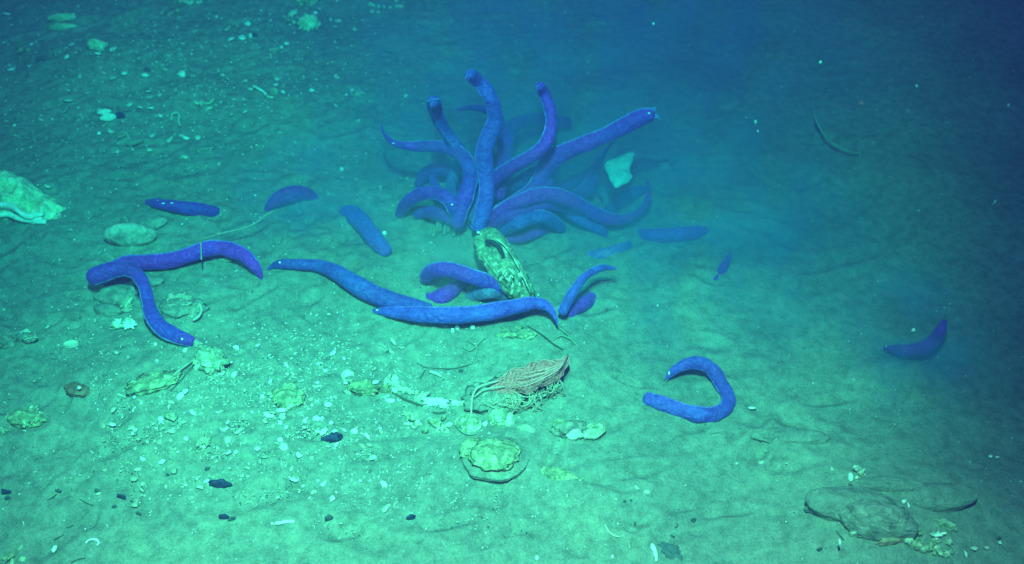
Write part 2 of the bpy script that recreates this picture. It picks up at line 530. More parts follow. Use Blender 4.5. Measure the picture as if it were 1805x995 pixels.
hagfish(Zs([(672,221,1),(678,237,3.4),(690,250,5),(704,255,6.5),(726,258,8.5),(760,258,10.5),(791,262,11.5),(812,273,13),(826,292,13),(829,316,13.5),(822,342,14.5),(813,370,14),(806,394,11)], [.12,.12,.10,.03]),
        "hagfish stretching left with a thin upturned tail tip", 'hag', 'L', group=G1, pale_spots=[(694,253,4,1.6)])
hagfish(Zs([(842,325,7),(834,340,9),(828,360,10),(830,380,10),(833,398,9)], [.06,.0]),
        "short upright hagfish squeezed against the foot of the tall one's left side", 'hagc', 'L', group=G1)
hagfish(Zs([(828,132,11),(836,137,12),(848,148,12.5),(862,168,13),(871,192,13.5),(872,216,14.5),(861,243,15.5),(853,272,16),(856,306,14.5),(858,340,14),(851,374,14.5),(844,400,13)], [.28,.24,.17,.09,.03]),
        "tallest hagfish, standing upright in an S bend at the centre", 'hagc', 'R', head=0, group=G1)
hagfish(Zs([(878,318,6),(884,335,8),(888,355,8),(880,378,8)], [.05,.0]),
        "violet stub of a hagfish at the foot of the tall one's right side", 'hagp', 'R', group=G1)
hagfish(Zs([(704,378,8),(712,364,10.5),(727,350,12),(748,341,12.5),(770,341,12.5),(788,350,13),(800,366,13),(807,384,12),(811,400,10)], [.0,.06,.07,.0]),
        "bright blue hagfish arched low at the swarm's left like a croquet hoop", 'hag', 'R', group=G1, pale_spots=[(797,361,3.2,2.2),(801,374,2,2)])
hagfish(Zs([(862,396,10),(874,380,11.5),(893,366,12.5),(916,355,13),(942,346,13.5),(970,343,13.5),(999,350,13),(1026,363,12.5),(1052,378,12),(1080,387,11),(1106,385,8.5),(1127,374,7),(1140,357,6),(1144,337,5),(1142,320,3)], [.02,.08,.08,.03,.02,.05]),
        "long wavy hagfish running right and curling its tail upward", 'hagp', 'L', group=G1)
hagfish(Zs([(872,411,9),(893,404,11),(915,393,12),(936,384,12),(957,382,12),(975,391,12),(990,404,9)], [.0,.05,.05,.0]),
        "small arched hagfish nosing down below the long wavy one", 'hagc', 'L', group=G1)
hagfish(Zs([(890,420,8),(915,418,10),(940,412,10),(962,404,8)], [.0,.01,.0]),
        "violet hagfish half hidden under the small arched one", 'hagp', None, group=G1)
# round the bait
hagfish(Zs([(750,490,11),(760,480,14),(780,475,14.5),(803,478,14),(830,487,13.5),(860,497,13),(890,510,10)], [.01,.05,.05,.02]),
        "hagfish bent like an elbow just left of the bait carcass", 'hag', 'L', group=G1)
hagfish(Zs([(745,527,9),(765,527,13),(785,520,14),(806,505,12),(822,496,9)], [-.02,.0,.0]),
        "shadowed violet hagfish lying under the elbow-bent one", 'hagp', None, group=G1)
hagfish(Zs([(818,532,8),(838,520,12),(862,514,13),(890,519,12),(915,531,9)], [-.02,.02,-.02]),
        "turquoise hagfish hump between the bait and the long front one", 'hagg', None, group=G1)
hagfish(Zs([(992,548,9),(1003,528,9.5),(1015,508,8.5),(1029,490,7.5),(1048,477,6.5),(1066,472,5.5),(1083,474,3)], [.02,.06,.05]),
        "slender blue hagfish tail arching to the right of the bait", 'hagc', 'L', group=G1)
hagfish(Zs([(1005,552,9),(1022,540,12),(1040,528,12),(1052,512,8)], [.0,-.005,-.02]),
        "dull hagfish lying under the slender arching tail", 'hag', None, group=G1)
hagfish(Zs([(1000,456,8),(1030,455,11),(1065,450,12),(1095,440,11),(1108,432,8)], [-.025,-.008,-.015]),
        "faint hagfish half sunk in the silt right of the bait", 'hagg', None, group=G1)
hagfish(Zs([(660,548,4),(680,550,8),(705,552,12),(750,555,14.5),(800,556,15.5),(850,552,15.5),(900,543,14),(938,535,12),(960,538,9.5),(973,549,6.5),(980,563,3),(983,573,1)], [.0,.02,.03,.02]),
        "long azure hagfish lying across the front of the swarm", 'hagc', 'L', head=0, group=G1, pale_spots=[(666,547,5,2.4)])
hagfish(Zs([(474,474,2.5),(484,468,6),(500,466,9),(530,467,10),(562,469,11),(592,480,14),(622,499,16.5),(654,517,17),(690,530,16),(725,538,13),(755,543,9)], [.0,.01,.01]),
        "hagfish creeping in from the left, its pale snout leading", 'hagc', None, head=0, group=G1, pale_spots=[(493,463,3,2.6)])
hagfish(Zs([(607,375,11),(620,377,15),(637,391,16),(654,413,15.5),(668,430,14.5),(680,442,12)], [-.01,.01,.0]),
        "short thick hagfish slanting down between the swarm and the two tangled ones", 'hagc', None, group=G2, pale_spots=[(678,411,6,6)])
# scattered
hagfish(Zs([(468,374,4),(478,361,9),(492,350,13),(511,343,14.5),(531,341,13.5),(548,346,10),(560,356,5)], [-.008,.01,.012,.0,-.01]),
        "blurred violet hagfish humped in the haze above the slime strand", 'hagp', None, group=G2)
hagfish(Zs([(261,357,6),(275,359,9),(300,363,10.5),(335,368,12),(368,373,12),(395,378,8)], [.0,.01,-.02]),
        "hagfish with white specks on its snout behind the oval stone", 'hag', None, head=0, group=G2,
        pale_spots=[(279,354,3.2,1.5),(288,359,5,1.8),(303,358,4,1.6)])
hagfish(Zs([(175,486,11),(192,478,14),(222,466,14.5),(258,463,14.5),(296,460,14.5),(332,450,14),(360,440,14),(385,437,14),(410,442,14),(432,452,12.5),(446,466,11),(456,480,7),(462,493,2)], [.005,.005,.02,.02,.0]),
        "long violet hagfish draped from the oval stone toward the right", 'hagp', 'L', group=G2)
hagfish(Zs([(166,488,15),(182,482,16.5),(205,475,15.5),(226,475,13.5),(244,487,11.5),(255,508,11),(261,532,11.5),(268,556,13),(282,576,14),(302,589,14),(322,597,12.5),(336,602,9.5)], [.03,.04,.03,.01,.0]),
        "hagfish bent at a right angle in front of the draped one, head down", 'hag', 'R', head=1, group=G2, pale_spots=[(321,598,2.6,3.2)])
hagfish(Zs([(1144,704,12.5),(1156,708,13),(1180,716,13.5),(1205,725,14),(1231,731,14.5),(1257,731,14),(1275,723,13.5),(1284,709,12.5),(1281,693,12),(1271,677,12.5),(1261,659,12.5),(1248,646,12),(1230,640,12),(1211,642,10.5),(1195,649,8.5),(1183,658,6.5),(1177,665,4)], [.0,.0,.0,.02,.01]),
        "hagfish curled into an open ring alone on the clear sand", 'hagc', 'L', head=1, group=G2, pale_spots=[(1179.5,658,2.5,4.5)])
hagfish(Zs([(1561,613,4),(1578,616,8),(1604,618,11),(1630,613,12.5),(1648,599,12),(1658,583,10),(1664,568,6)], [.01,.02,.03]),
        "lone dim violet hagfish far out at the right", 'hagp', None, head=0, group=G2, pale_spots=[(1563,611,3.5,2.4)])
hagfish(Zs([(1112,416,8),(1130,416,12),(1160,416,13.5),(1195,414,13.5),(1225,411,13),(1242,409,9)], [-.025,.0,-.005]),
        "faint straight hagfish lying level to the right of the swarm", 'hag', None, group=G2)
hagfish(Zs([(1252,508,5),(1262,494,8),(1273,476,8.5),(1282,460,6),(1287,447,2.5)], [-.02,.01]),
        "small faint hagfish tilted upward beyond the swarm's right edge", 'hag', None, group=G2)

# ------------------------------------------------------------------ rocks, shells
def blobmesh(c, dims, rotz=0, amp=0.15, freq=2.0, seed=0, sub=4, sharp=False, tilt=0):
    bm_ = bmesh.new(); bmesh.ops.create_icosphere(bm_, subdivisions=sub, radius=1)
    V = []
    M3 = Matrix.Rotation(rotz, 3, 'Z') @ Matrix.Rotation(tilt, 3, 'X')
    for v in bm_.verts:
        d = v.co.normalized()
        n = mnoise.fractal(d * freq + Vector((seed * 3.7, seed, 0)), 1.0, 2.0, 4)
        if sharp: n = abs(n) * 1.6 - 0.4
        q_ = d * (1 + amp * n)
        V.append(Vector(c) + M3 @ Vector((q_.x * dims[0], q_.y * dims[1], q_.z * dims[2])))
    F = [tuple(x.index for x in f.verts) for f in bm_.faces]
    bm_.free()
    return V, F

def rock(u, v, w, h, hz_, name, label, cat, mat, rot=0, amp=0.15, freq=2.0, sink=0.35, sub=4, sharp=False, group=None, parent=None, tilt=0, lift=0.0):
    """w,h: half extents in photo pixels; hz_: half height in metres"""
    p = at(u, v); s = psize(p)
    dims = (w * s, max(h * s - hz_ * 0.5, h * s * 0.5) / 0.68, hz_)
    c = p + Vector((0, 0, hz_ * (1 - 2 * sink) + lift))
    c = c + (CL - c).normalized() * 0  # stays where it stands
    V, F = blobmesh(c, dims, -RAD(rot), amp, freq, seed=random.random() * 30, sub=sub, sharp=sharp, tilt=tilt)
    o = build(name, V, F, mat, parent=parent, loc=(parent.location if parent else p))
    if not parent: tag(o, label, cat, group)
    return o

def shellmesh(c, a, b, h, rotz=0, tilt=(0, 0), ridges=5, wob=0.08, seed=0, up=True, thick=0.0025, conc=0.05, arc=2*math.pi, flute=0, jag=0.0):
    """one valve: a dome with concentric growth ridges, solid with thickness"""
    nr, nt_ = 14, 40
    rot = Matrix.Rotation(rotz, 3, 'Z') @ Matrix.Rotation(tilt[0], 3, 'X') @ Matrix.Rotation(tilt[1], 3, 'Y')
    V, F = [], []
    sgn = 1 if up else -1
    for layer in (0, 1):
        for i in range(nr + 1):
            r = i / nr
            for k in range(nt_):
                th = arc * k / nt_
                w = 1 + wob * mnoise.noise(Vector((math.cos(th) * 1.3 + seed, math.sin(th) * 1.3, seed))) + wob * 0.4 * mnoise.noise(Vector((math.cos(th) * 5 + seed, math.sin(th) * 5, seed)))
                if flute: w += 0.04 * math.sin(flute * th)
                if jag: w *= 1 + jag * (abs(mnoise.noise(Vector((math.cos(th) * 2.2 + seed * 2, math.sin(th) * 2.2, seed)))) * 3 - 0.9)
                x = a * r * w * math.cos(th) + a * 0.22 * (1 - r)      # umbo off centre
                y = b * r * w * math.sin(th)
                z = h * (1 - r ** 2.2) * sgn + conc * h * math.sin(r * ridges * 2 * math.pi)
                z += 0.10 * h * mnoise.noise(Vector((x / a * 4 + seed, y / b * 4, seed)))
                if flute: z += 0.10 * h * r * math.sin(flute * th)
                if layer: z -= thick
                V.append(Vector(c) + rot @ Vector((x, y, z)))
    def id_(l, i, k): return l * (nr + 1) * nt_ + i * nt_ + (k % nt_)
    for i in range(nr):
        for k in range(nt_):
            F.append((id_(0, i, k), id_(0, i, k + 1), id_(0, i + 1, k + 1), id_(0, i + 1, k))[::-1])
            F.append((id_(1, i, k), id_(1, i, k + 1), id_(1, i + 1, k + 1), id_(1, i + 1, k)))
    for k in range(nt_):
        F.append((id_(0, nr, k), id_(0, nr, k + 1), id_(1, nr, k + 1), id_(1, nr, k)))
    return V, F

def shell(u, v, w, h, hz_, name, label, cat, mat, rot=0, tilt=(0, 0), up=True, group=None, parent=None, lift=0.0, **kw):
    p = at(u, v); s = psize(p)
    c = p + Vector((0, 0, lift + (0.0 if up else hz_)))
    V, F = shellmesh(c, w * s, h * s / 0.70, hz_, -RAD(rot), (RAD(tilt[0]), RAD(tilt[1])), seed=random.random() * 40, up=up, **kw)
    o = build(name, V, F, mat, parent=parent, loc=(parent.location if parent else p))
    if not parent: tag(o, label, cat, group)
    return o

def chipmesh(p, w, h, rotz, seed, th=0.0018, curl=0.25, tilt=0.2):
    """small curved flake"""
    rnd = random.Random(seed)
    n = rnd.choice((5, 6, 7)); V, F = [], []
    rr = [0.55 + 0.65 * rnd.random() for _ in range(n)]
    Rm = Matrix.Rotation(rotz, 3, 'Z') @ Matrix.Rotation(tilt * (rnd.random() - 0.5) * 2, 3, 'X') @ Matrix.Rotation(tilt * (rnd.random() - 0.5) * 2, 3, 'Y')
    for l in (0, 1):
        for sc in (0.0, 0.6, 1.0):
            for k in range(n):
                a = 2 * math.pi * k / n
                x = w * rr[k] * sc * math.cos(a); y = h * rr[k] * sc * math.sin(a)
                z = curl * h * (1 - sc * sc) - l * th
                V.append(Vector(p) + Rm @ Vector((x, y, z + th)))
                if sc == 0.0: break
    m_ = 1 + 2 * n
    for l in (0, 1):
        o = l * m_
        for k in range(n):
            k2 = (k + 1) % n
            t = (o, o + 1 + k, o + 1 + k2); q4 = (o + 1 + k, o + 1 + n + k, o + 1 + n + k2, o + 1 + k2)
            if l: t = t[::-1]; q4 = q4[::-1]
            F.append(t); F.append(q4)
    for k in range(n):
        k2 = (k + 1) % n
        F.append((1 + n + k, m_ + 1 + n + k, m_ + 1 + n + k2, 1 + n + k2))
    return V, F

def chip(u, v, w, h, label, cat="shell piece", mat='white', rot=0, name="shell_fragment", group=None, curl=0.3, lift=0.001, tilt=0.25):
    p = at(u, v, lift); s = psize(p)
    V, F = chipmesh(p, w * s, h * s / 0.7, -RAD(rot), int(u * 13 + v * 7), curl=curl, tilt=tilt)
    o = build(name, V, F, M[mat] if isinstance(mat, str) else mat, loc=p, smooth=w > 6)
    return tag(o, label, cat, group)

def arc(pts, r, label, cat, mat, name, dz=0.003, group=None, taper=True):
    if name == 'twig': r *= 0.6; dz = min(dz, 0.0012)
    V, F = pxtube(pts, r, dz, 8, 6, taper)
    o = build(name, V, F, M[mat], loc=at(pts[0][0], pts[0][1]))
    return tag(o, label, cat, group)

# --- stones and shells on the left
rock(233, 427, 45, 24, 0.024, "oval_stone", "smooth pale oval stone beside the two tangled hagfish", "stone", M['stone'], rot=-4, amp=0.07, freq=1.2, sink=0.15)
rock(221, 391, 8, 9, 0.009, "pebble", "small upright pale pebble just behind the oval stone", "pebble", M['silted'], amp=0.15)
rock(262, 393, 34, 17, 0.010, "silted_stone", "low silt-covered stone behind the oval stone", "stone", M['silted'], amp=0.15, sink=0.5)
rock(208, 524, 36, 24, 0.014, "silted_stone", "flat silted stone under the right-angled hagfish", "stone", M['silted'], amp=0.2, sink=0.35)

rock(262, 500, 26, 12, 0.010, "silted_stone", "low silted stone in the crook behind the right-angled hagfish", "stone", M['silted'], rot=-6, amp=0.15, sink=0.4)
rock(190, 548, 26, 14, 0.010, "silted_stone", "silt-capped stone just below the flat silted stone", "stone", M['sand'], rot=10, amp=0.15, sink=0.4)
def cluster(u, v, spread, n, sz, name, label, cat, mats, hz_=0.006, part="shell_valve", flat_=False, rock_base=None):
    p = at(u, v)
    root = empty(name, p)
    if rock_base:
        rock(u, v, rock_base[0], rock_base[1], rock_base[2], "base_lump", None, None, rock_base[3], parent=root, amp=0.3, freq=2.5, sink=0.4)
    rnd = random.Random(int(u + v * 3))
    for i in range(n):
        ra_ = rnd.random() ** 0.5; ta_ = rnd.random() * 6.283
        uu = u + ra_ * math.cos(ta_) * spread[0] * 1.1; vv = v + ra_ * math.sin(ta_) * spread[1] * 1.1
        w = sz * (0.6 + 0.8 * rnd.random())
        shell(uu, vv, w, w * (0.3 + 0.3 * rnd.random()), hz_ * 0.75 * (0.7 + rnd.random() * 0.6), part, None, None, M[rnd.choice(mats)],
              rot=rnd.random() * 180, tilt=(rnd.uniform(-24, 24), rnd.uniform(-24, 24)), parent=root, lift=hz_ * 0.6 * rnd.random(), wob=0.4, up=rnd.random() < 0.6, jag=0.38, thick=0.0018)
    tag(root, label, cat)
    return root
cluster(222, 577, (14, 9), 6, 11, "crumpled_shell", "crumpled white broken shell lump below the flat silted stone", "broken shell", ['cream', 'green', 'white'], 0.008)
cluster(224, 545, (16, 8), 5, 9, "shell_lump", "cream shell scraps between the flat silted stone and the crumpled shell", "shell lump", ['cream', 'green', 'dull'], 0.006)
cluster(322, 546, (28, 14), 9, 16, "oyster_clump", "clump of greenish oyster shells in the right-angled hagfish's crook", "oyster clump", ['green', 'dull', 'cream', 'silted'], 0.010, rock_base=(40, 22, 0.012, M['silted']))
arc([(340, 565), (350, 558), (355, 548), (352, 538), (345, 533)], 2.6, "pale curved shell rim at the right end of the oyster clump", "broken shell", 'cream', "broken_shell", 0.012)
rock(372, 640, 30, 27, 0.016, "pale_rock", "pale green crumbly rock in front of the right-angled hagfish's head", "rock", M['green'], rot=30, amp=0.35, freq=2.4, sink=0.35, sharp=True)
rock(345, 608, 12, 9, 0.008, "dark_shell", "grey pointed shell under the right-angled hagfish's snout", "shell", M['dull'], rot=40, amp=0.2)
cluster(48, 600, (14, 9), 5, 11, "white_shell_lump", "pale broken shells leaning on a lump at the far left", "shell lump", ['cream', 'white', 'green'], 0.010, rock_base=(20, 12, 0.012, M['silted']))
rock(12, 607, 18, 14, 0.012, "dark_lump", "dark silted lump at the left edge beside the pale shells", "stone", M['silted'], amp=0.3)
# limpet ring
shell(125, 608, 13, 5.5, 0.003, "limpet_shell", "flat white ring-shaped shell right of the pale shells at left", "shell", M['cream'], rot=-8, up=False)
# half-buried brown shell and silted slope
shell(137, 686, 26, 12, 0.008, "brown_shell", "brown pointed shell half buried in the silt at lower left", "shell", M['brown'], rot=10, tilt=(-15, 10), wob=0.3)
chip(140, 684, 3, 2.4, "white dot of shell resting on the brown pointed shell", mat='white', lift=0.018)
rock(270, 676, 44, 19, 0.007, "yellow_crust", "low yellowish crust on the silt mound at lower left", "crust", M['yellow'], rot=-22, amp=0.35, freq=2.5, sink=0.3)
arc([(300, 690), (318, 672), (335, 652), (350, 634), (357, 628)], 2.4, "dark twig slanting up to the pale green rock", "twig", 'twig', "twig", 0.008)
arc([(285, 682), (300, 668), (320, 650), (345, 632)], 2.6, "pale ribbon of weed beside the slanting dark twig", "weed", 'dull', "weed_ribbon", 0.008)
cluster(48, 741, (20, 10), 5, 16, "shell_clump", "yellow-green broken shells on a lump at lower left", "shell clump", ['green', 'yellow', 'cream'], 0.010, rock_base=(34, 20, 0.014, M['yellow']))
rock(4, 762, 9, 6, 0.008, "pale_lump", "small pale lump cut by the left edge below the shell clump", "stone", M['green'], amp=0.3)
chip(303, 735, 19, 8, "pale green flat shell in the grit below the yellow crust", mat='green', name="flat_shell", curl=0.5)
cluster(508, 703, (20, 16), 6, 14, "mossy_shell_pile", "mottled yellowish shell pile at the right of the grit", "shell pile", ['yellow', 'silted', 'dull', 'green'], 0.008, rock_base=(30, 24, 0.012, M['yellow']))
cluster(362, 784, (10, 6), 3, 12, "pale_shells", "three pale shells together in the lower grit", "shells", ['cream', 'dull'], 0.005)

# --- the big encrusted shell at the left edge
p = at(50, 375)
root = empty("encrusted_clam", p)
V = []; F = []
# upper valve: a wedge-like ridge tapering to the right, with craggy back
nl, nt_ = 60, 22
def clam_sec(t):
    u = -75 + 190 * t
    base = 387 + 2 * math.sin(t * 9)
    top = 318 + 66 * max(0, (t - 0.28) / 0.72) ** 1.15 - 6 * math.sin(t * 14) * (1 - t)
    return u, base, top
VV = []
for i in range(nl + 1):
    t = i / nl
    u, b_, tp = clam_sec(t)
    hh = max(0.002, 0.056 * (1 - max(0, (t - 0.25) / 0.75) ** 1.3))
    pb = at(u, b_)
    for k in range(nt_ + 1):
        a = math.pi * k / nt_
        dy = 0.075 * (1 - t * 0.75)
        x = pb.x
        y = pb.y + dy * (1 - math.cos(a)) 
        z = math.sin(a) ** 0.8 * hh * 0.85
        nn = mnoise.fractal(Vector((x * 28, y * 28, z * 28)), 1.0, 2.0, 4)
        rm = mnoise.noise(Vector((x * 70, y * 50, 3)))
        z = max(0, z + 0.018 * nn * math.sin(a) + 0.010 * rm * math.sin(a))
        VV.append((x, y - 0.006 * nn, float(HT(x, y)) + z - 0.004))
for i in range(nl):
    for k in range(nt_):
        o_ = i * (nt_ + 1) + k
        F.append((o_, o_ + nt_ + 1, o_ + nt_ + 2, o_ + 1))
build("upper_valve", VV, F, M['palecrust'], parent=root, loc=p)
def ribbon(us, vs, wpx, dz, name, mat, thick=0.006):
    P = crom([tuple(at(u, v, z)) for (u, v, z) in zip(us, vs, dz)], 8)
    V, F = [], []
    n = 10
    for i, q_ in enumerate(P):
        t = i / (len(P) - 1)
        q_ = Vector(q_)
        w = wpx * psize(q_) * (0.25 + 0.75 * math.sin(math.pi * min(1, t * 0.9 + 0.08)) ** 0.5)
        for k in range(n):
            a = 2 * math.pi * k / n
            V.append(q_ + Vector((0, math.sin(a) * thick, math.cos(a) * w * 1.2)))
    for i in range(len(P) - 1):
        for k in range(n):
            k2 = (k + 1) % n
            F.append((i * n + k, i * n + k2, (i + 1) * n + k2, (i + 1) * n + k))
    F.append(tuple(reversed(range(n)))); F.append(tuple(range((len(P) - 1) * n, len(P) * n)))
    return build(name, V, F, mat, parent=root, loc=p)
ribbon([-30, 0, 18, 32, 44, 56, 66, 78], [366, 362, 363, 372, 380, 382, 379, 377], 5.0, [.028, .03, .03, .026, .020, .016, .014, .012], "shell_lip", M['white'])
ribbon([-30, 0, 15, 30, 48, 62, 76], [383, 379, 378, 384, 388, 387, 384], 4.5, [.012, .014, .014, .010, .008, .007, .006], "shell_lip", M['white'])
ribbon([52, 62, 74, 82], [390, 391, 391, 391], 3.6, [.002, .003, .003, .002], "shell_lip", M['white'])
tag(root, "big green-crusted clam with wavy white lips at the left edge", "clam")

# --- upper left debris
rock(110, 36, 24, 6, 0.010, "grooved_rock", "upper slab of the split greenish rock at top left", "rock", M['palecrust'], rot=-10, amp=0.3, freq=2.6, sink=0.2, sharp=True)
rock(112, 53, 24, 6, 0.010, "grooved_rock", "lower slab of the split greenish rock at top left", "rock", M['palecrust'], rot=-4, amp=0.3, freq=2.6, sink=0.2, sharp=True)
rock(172, 86, 19, 11, 0.013, "cupped_rock", "greenish rock with a hollow below the split rock", "rock", M['palecrust'], rot=5, amp=0.3, freq=2.0, sink=0.2)
chip(172, 95, 6, 2.2, "white flake on the front of the hollow greenish rock", rot=-3, lift=0.012)
cluster(36, 92, (14, 5), 5, 7, "rubble_heap", "pale green rubble heap at the upper left edge", "rubble", ['green', 'cream', 'dull'], 0.008)
cluster(37, 74, (6, 4), 2, 5, "rubble_bit", "small pale green bit above the upper left rubble heap", "rubble", ['green', 'dull'], 0.006)
rock(78, 108, 12, 7, 0.010, "dark_stone", "dark stone just right of the upper left rubble heap", "stone", M['darkg'], amp=0.25)
chip(12, 25, 9, 2, "thin white shell sliver at the top left corner", rot=3)
chip(123, 126, 9, 2.2, "thin pale sliver on open sand below the hollow rock", mat='dull')
chip(118, 178, 11, 2.6, "pale bent flake left of the white bivalve", mat='cream', rot=5)
chip(128, 184, 8, 2.4, "duller flake below the pale bent one left of the bivalve", mat='dull', rot=18)
# white bivalve
p = at(190, 209)
root = empty("open_bivalve", p)
shell(186, 206, 12, 3.6, 0.006, "shell_valve", None, None, M['white'], rot=-14, tilt=(25, 0), parent=root, lift=0.012)
shell(192, 211, 14, 5.2, 0.008, "shell_valve", None, None, M['white'], rot=-14, tilt=(25, 0), parent=root, lift=0.006)
rock(212, 207, 9, 5.5, 0.010, "shadow_lump", None, None, M['dark'], parent=root, amp=0.2)  # dark lump built in for the shadow right of the valves
tag(root, "gleaming white open bivalve with a dark lump for its shadow at upper left", "bivalve")
chip(256, 134, 8, 3.6, "white cupped flake with a dark spot behind it, above the bivalve", mat='white', curl=0.6)
rock(259, 125, 6, 3.5, 0.006, "dark_pebble_or_shadow", "dark pebble behind the white cupped flake", "pebble", M['darkg'])
chip(262, 162, 8, 2, "thin white sliver above a dull shell right of the bivalve", rot=4, lift=0.006)
chip(262, 172, 13, 4, "dull broad shell below a thin white sliver", mat='dull', rot=-4)
chip(267, 191, 9, 2, "white sliver, lower of two stacked slivers right of the bivalve", rot=0)
chip(247, 190, 5, 2, "short white sliver just left of the longer one", rot=8)
arc([(303, 212), (303, 203), (310, 199), (316, 203), (315, 214), (318, 222)], 2.2, "hooked white worm tube on the upper left sand", "worm tube", 'cream', "worm_tube", 0.006)
arc([(343, 180), (350, 184)], 3.5, "short pale stub of tube above the hooked worm tube", "worm tube", 'cream', "worm_tube", 0.004)
arc([(355, 177), (360, 183), (370, 182), (378, 174)], 2.6, "pale U-shaped tube above the hooked worm tube", "worm tube", 'green', "worm_tube", 0.004)
chip(300, 248, 5, 7, "pale pointed flake beside a dark streak, left of middle", mat='cream', rot=20)
chip(268, 240, 6, 3.5, "pale flake at the right of a dull mound, left of middle", mat='cream', rot=10)
cluster(226, 247, (14, 8), 4, 11, "silted_shells", "dull silted shells on a mound under the white bivalve", "shells", ['dull', 'silted'], 0.006)
chip(365, 263, 21, 2.6, "long pale sliver lying alone above the snout-specked hagfish", mat='green', rot=3)
arc([(447, 152), (456, 157), (463, 161), (469, 167)], 2.4, "bone-like white rod near the upper left middle", "rod", 'white', "white_rod", 0.006, taper=False)
rock(484, 165, 8, 5.5, 0.009, "pale_nugget", "pale green nugget at the end of the bone-like rod", "stone", M['green'], amp=0.2)
arc([(470, 168), (475, 172), (482, 172)], 2.4, "curved pale scrap under the pale green nugget", "shell scrap", 'green', "shell_scrap", 0.003)
rock(437, 44, 5.5, 3.2, 0.006, "white_pebble", "white pebble above the white one with the shadow lump at top", "pebble", M['white'], rot=-10, amp=0.15)
rock(442, 65, 3.4, 4, 0.006, "white_pebble", "white pebble touching its dark shadow lump at the top", "pebble", M['white'], amp=0.1)
rock(449, 64, 5.5, 4, 0.006, "dark_pebble_or_shadow", "dark pebble touching the white one at the top", "pebble", M['dark'], amp=0.15)  # the white pebble's cast shadow, built as a dark lump
arc([(398, 54), (403, 50), (406, 47)], 2.8, "short curved tube left of the top white pebble", "worm tube", 'cream', "worm_tube", 0.004)
cluster(548, 8, (22, 5), 6, 9, "green_rubble", "green rubble cut by the top edge above the fan-shaped rock", "rubble", ['green', 'yellow', 'cream'], 0.010)
rock(546, 48, 18, 19, 0.018, "fan_rock", "green and yellow fan-shaped rock near the top", "rock", M['palecrust'], rot=25, amp=0.35, freq=2.2, sink=0.2, sharp=True)
cluster(518, 38, (12, 12), 5, 7, "thin_shells", "thin pale shells left of the fan-shaped rock", "shells", ['dull', 'cream', 'green'], 0.008)
rock(556, 24, 4, 2.5, 0.004, "white_pebble", "white pebble at the top right of the fan-shaped rock", "pebble", M['white'])
p = at(680, 14)
root = empty("bead_chain", p)
for i, (u, v, w) in enumerate([(653, 9, 4), (658, 11, 3.5), (668, 13.5, 3), (677, 14, 3), (688, 15, 3.4), (700, 13, 4), (707, 13, 5), (656, 22, 4), (667, 23, 3.5), (699, 3, 3.5)]):
    rock(u, v, w, w * 0.75, 0.005, "bead", None, None, M['cream'], parent=root, amp=0.2, sub=2)
tag(root, "chain of small pale shell beads at the top edge", "shell chain")
cluster(486, 90, (13, 5), 4, 6, "dull_shells", "dull shells below the white pebble and its shadow lump", "shells", ['dull', 'green'], 0.005)
rock(497, 89, 3.2, 3, 0.004, "white_pebble", "white pebble on the dull shells near the top", "pebble", M['white'], lift=0.006)
cluster(620, 165, (14, 6), 4, 9, "faint_shells", "faint dull shells left of the swarm's raised hagfish", "shells", ['dull', 'silted'], 0.006)
chip(610, 168, 3, 3, "white speck on the faint dull shells", lift=0.008)
rock(715, 170, 3, 4.2, 0.004, "white_pebble", "upright white pebble left of the clubbed hagfish", "pebble", M['white'])
rock(673, 171, 8, 6, 0.006, "silted_stone", "faint silted stone left of the upright white pebble", "stone", M['silted'])
rock(907, 131, 9, 4, 0.007, "pale_nugget", "pale green nugget on dark sand right of the tallest hagfish's head", "stone", M['green'], amp=0.3)
cluster(300, 18, (30, 10), 5, 9, "top_rubble", "scattered dull rubble at the top edge left of centre", "rubble", ['dull', 'green', 'silted'], 0.006)
cluster(330, 5, (20, 4), 5, 8, "top_shells", "pale shells cut by the top edge left of centre", "shells", ['green', 'cream'], 0.007)

# --- bait carcass
p = at(895, 470)
root = empty("bait_fish", p)
axisP = crom([tuple(at(u, v, z)) for (u, v, z) in [(852, 412, .055), (864, 432, .065), (880, 458, .06), (898, 484, .045), (915, 508, .03), (930, 526, .01)]], 7)
hw = np.interp(np.linspace(0, 1, len(axisP)), [0, .08, .25, .5, .75, 1], [12, 24, 30, 27, 24, 17])
V, F = [], []
n = 40
for i, q_ in enumerate(axisP):
    q_ = Vector(q_); s_ = psize(q_)
    T = (Vector(axisP[min(i + 1, len(axisP) - 1)]) - Vector(axisP[max(i - 1, 0)])).normalized()
    vd = (CL - q_).normalized(); N = T.cross(vd).normalized(); B = N.cross(T)
    t = i / (len(axisP) - 1)
    for k in range(n):
        a = 2 * math.pi * k / n
        r = hw[i] * s_
        nn = mnoise.fractal(Vector((i * 0.45, math.cos(a) * 2.2, math.sin(a) * 2.2)), 1.0, 2.0, 4)
        r *= 1 + 0.17 * nn + 0.05 * math.sin(k * 1.9 + i * 0.2)
        du = t - 0.25; dk = (a - math.pi * 0.5 + 0.35)          # the torn hollow near its upper end
        d2 = (du / 0.13) ** 2 + (dk / 0.55) ** 2
        r2 = r * (1 - 0.75 * math.exp(-d2 * 1.4))
        V.append(q_ + N * math.cos(a) * r2 + B * math.sin(a) * r2 * 0.8)
MI = []
for i in range(len(axisP) - 1):
    for k in range(n):
        k2 = (k + 1) % n
        F.append((i * n + k, i * n + k2, (i + 1) * n + k2, (i + 1) * n + k))
        t = (i + 0.5) / (len(axisP) - 1); a = 2 * math.pi * (k + 0.5) / n
        MI.append(0)
F.append(tuple(reversed(range(n)))); F.append(tuple(range((len(axisP) - 1) * n, len(axisP) * n))); MI += [0, 0]
build("carcass", V, F, M['bait'], parent=root, loc=p, mi=MI)
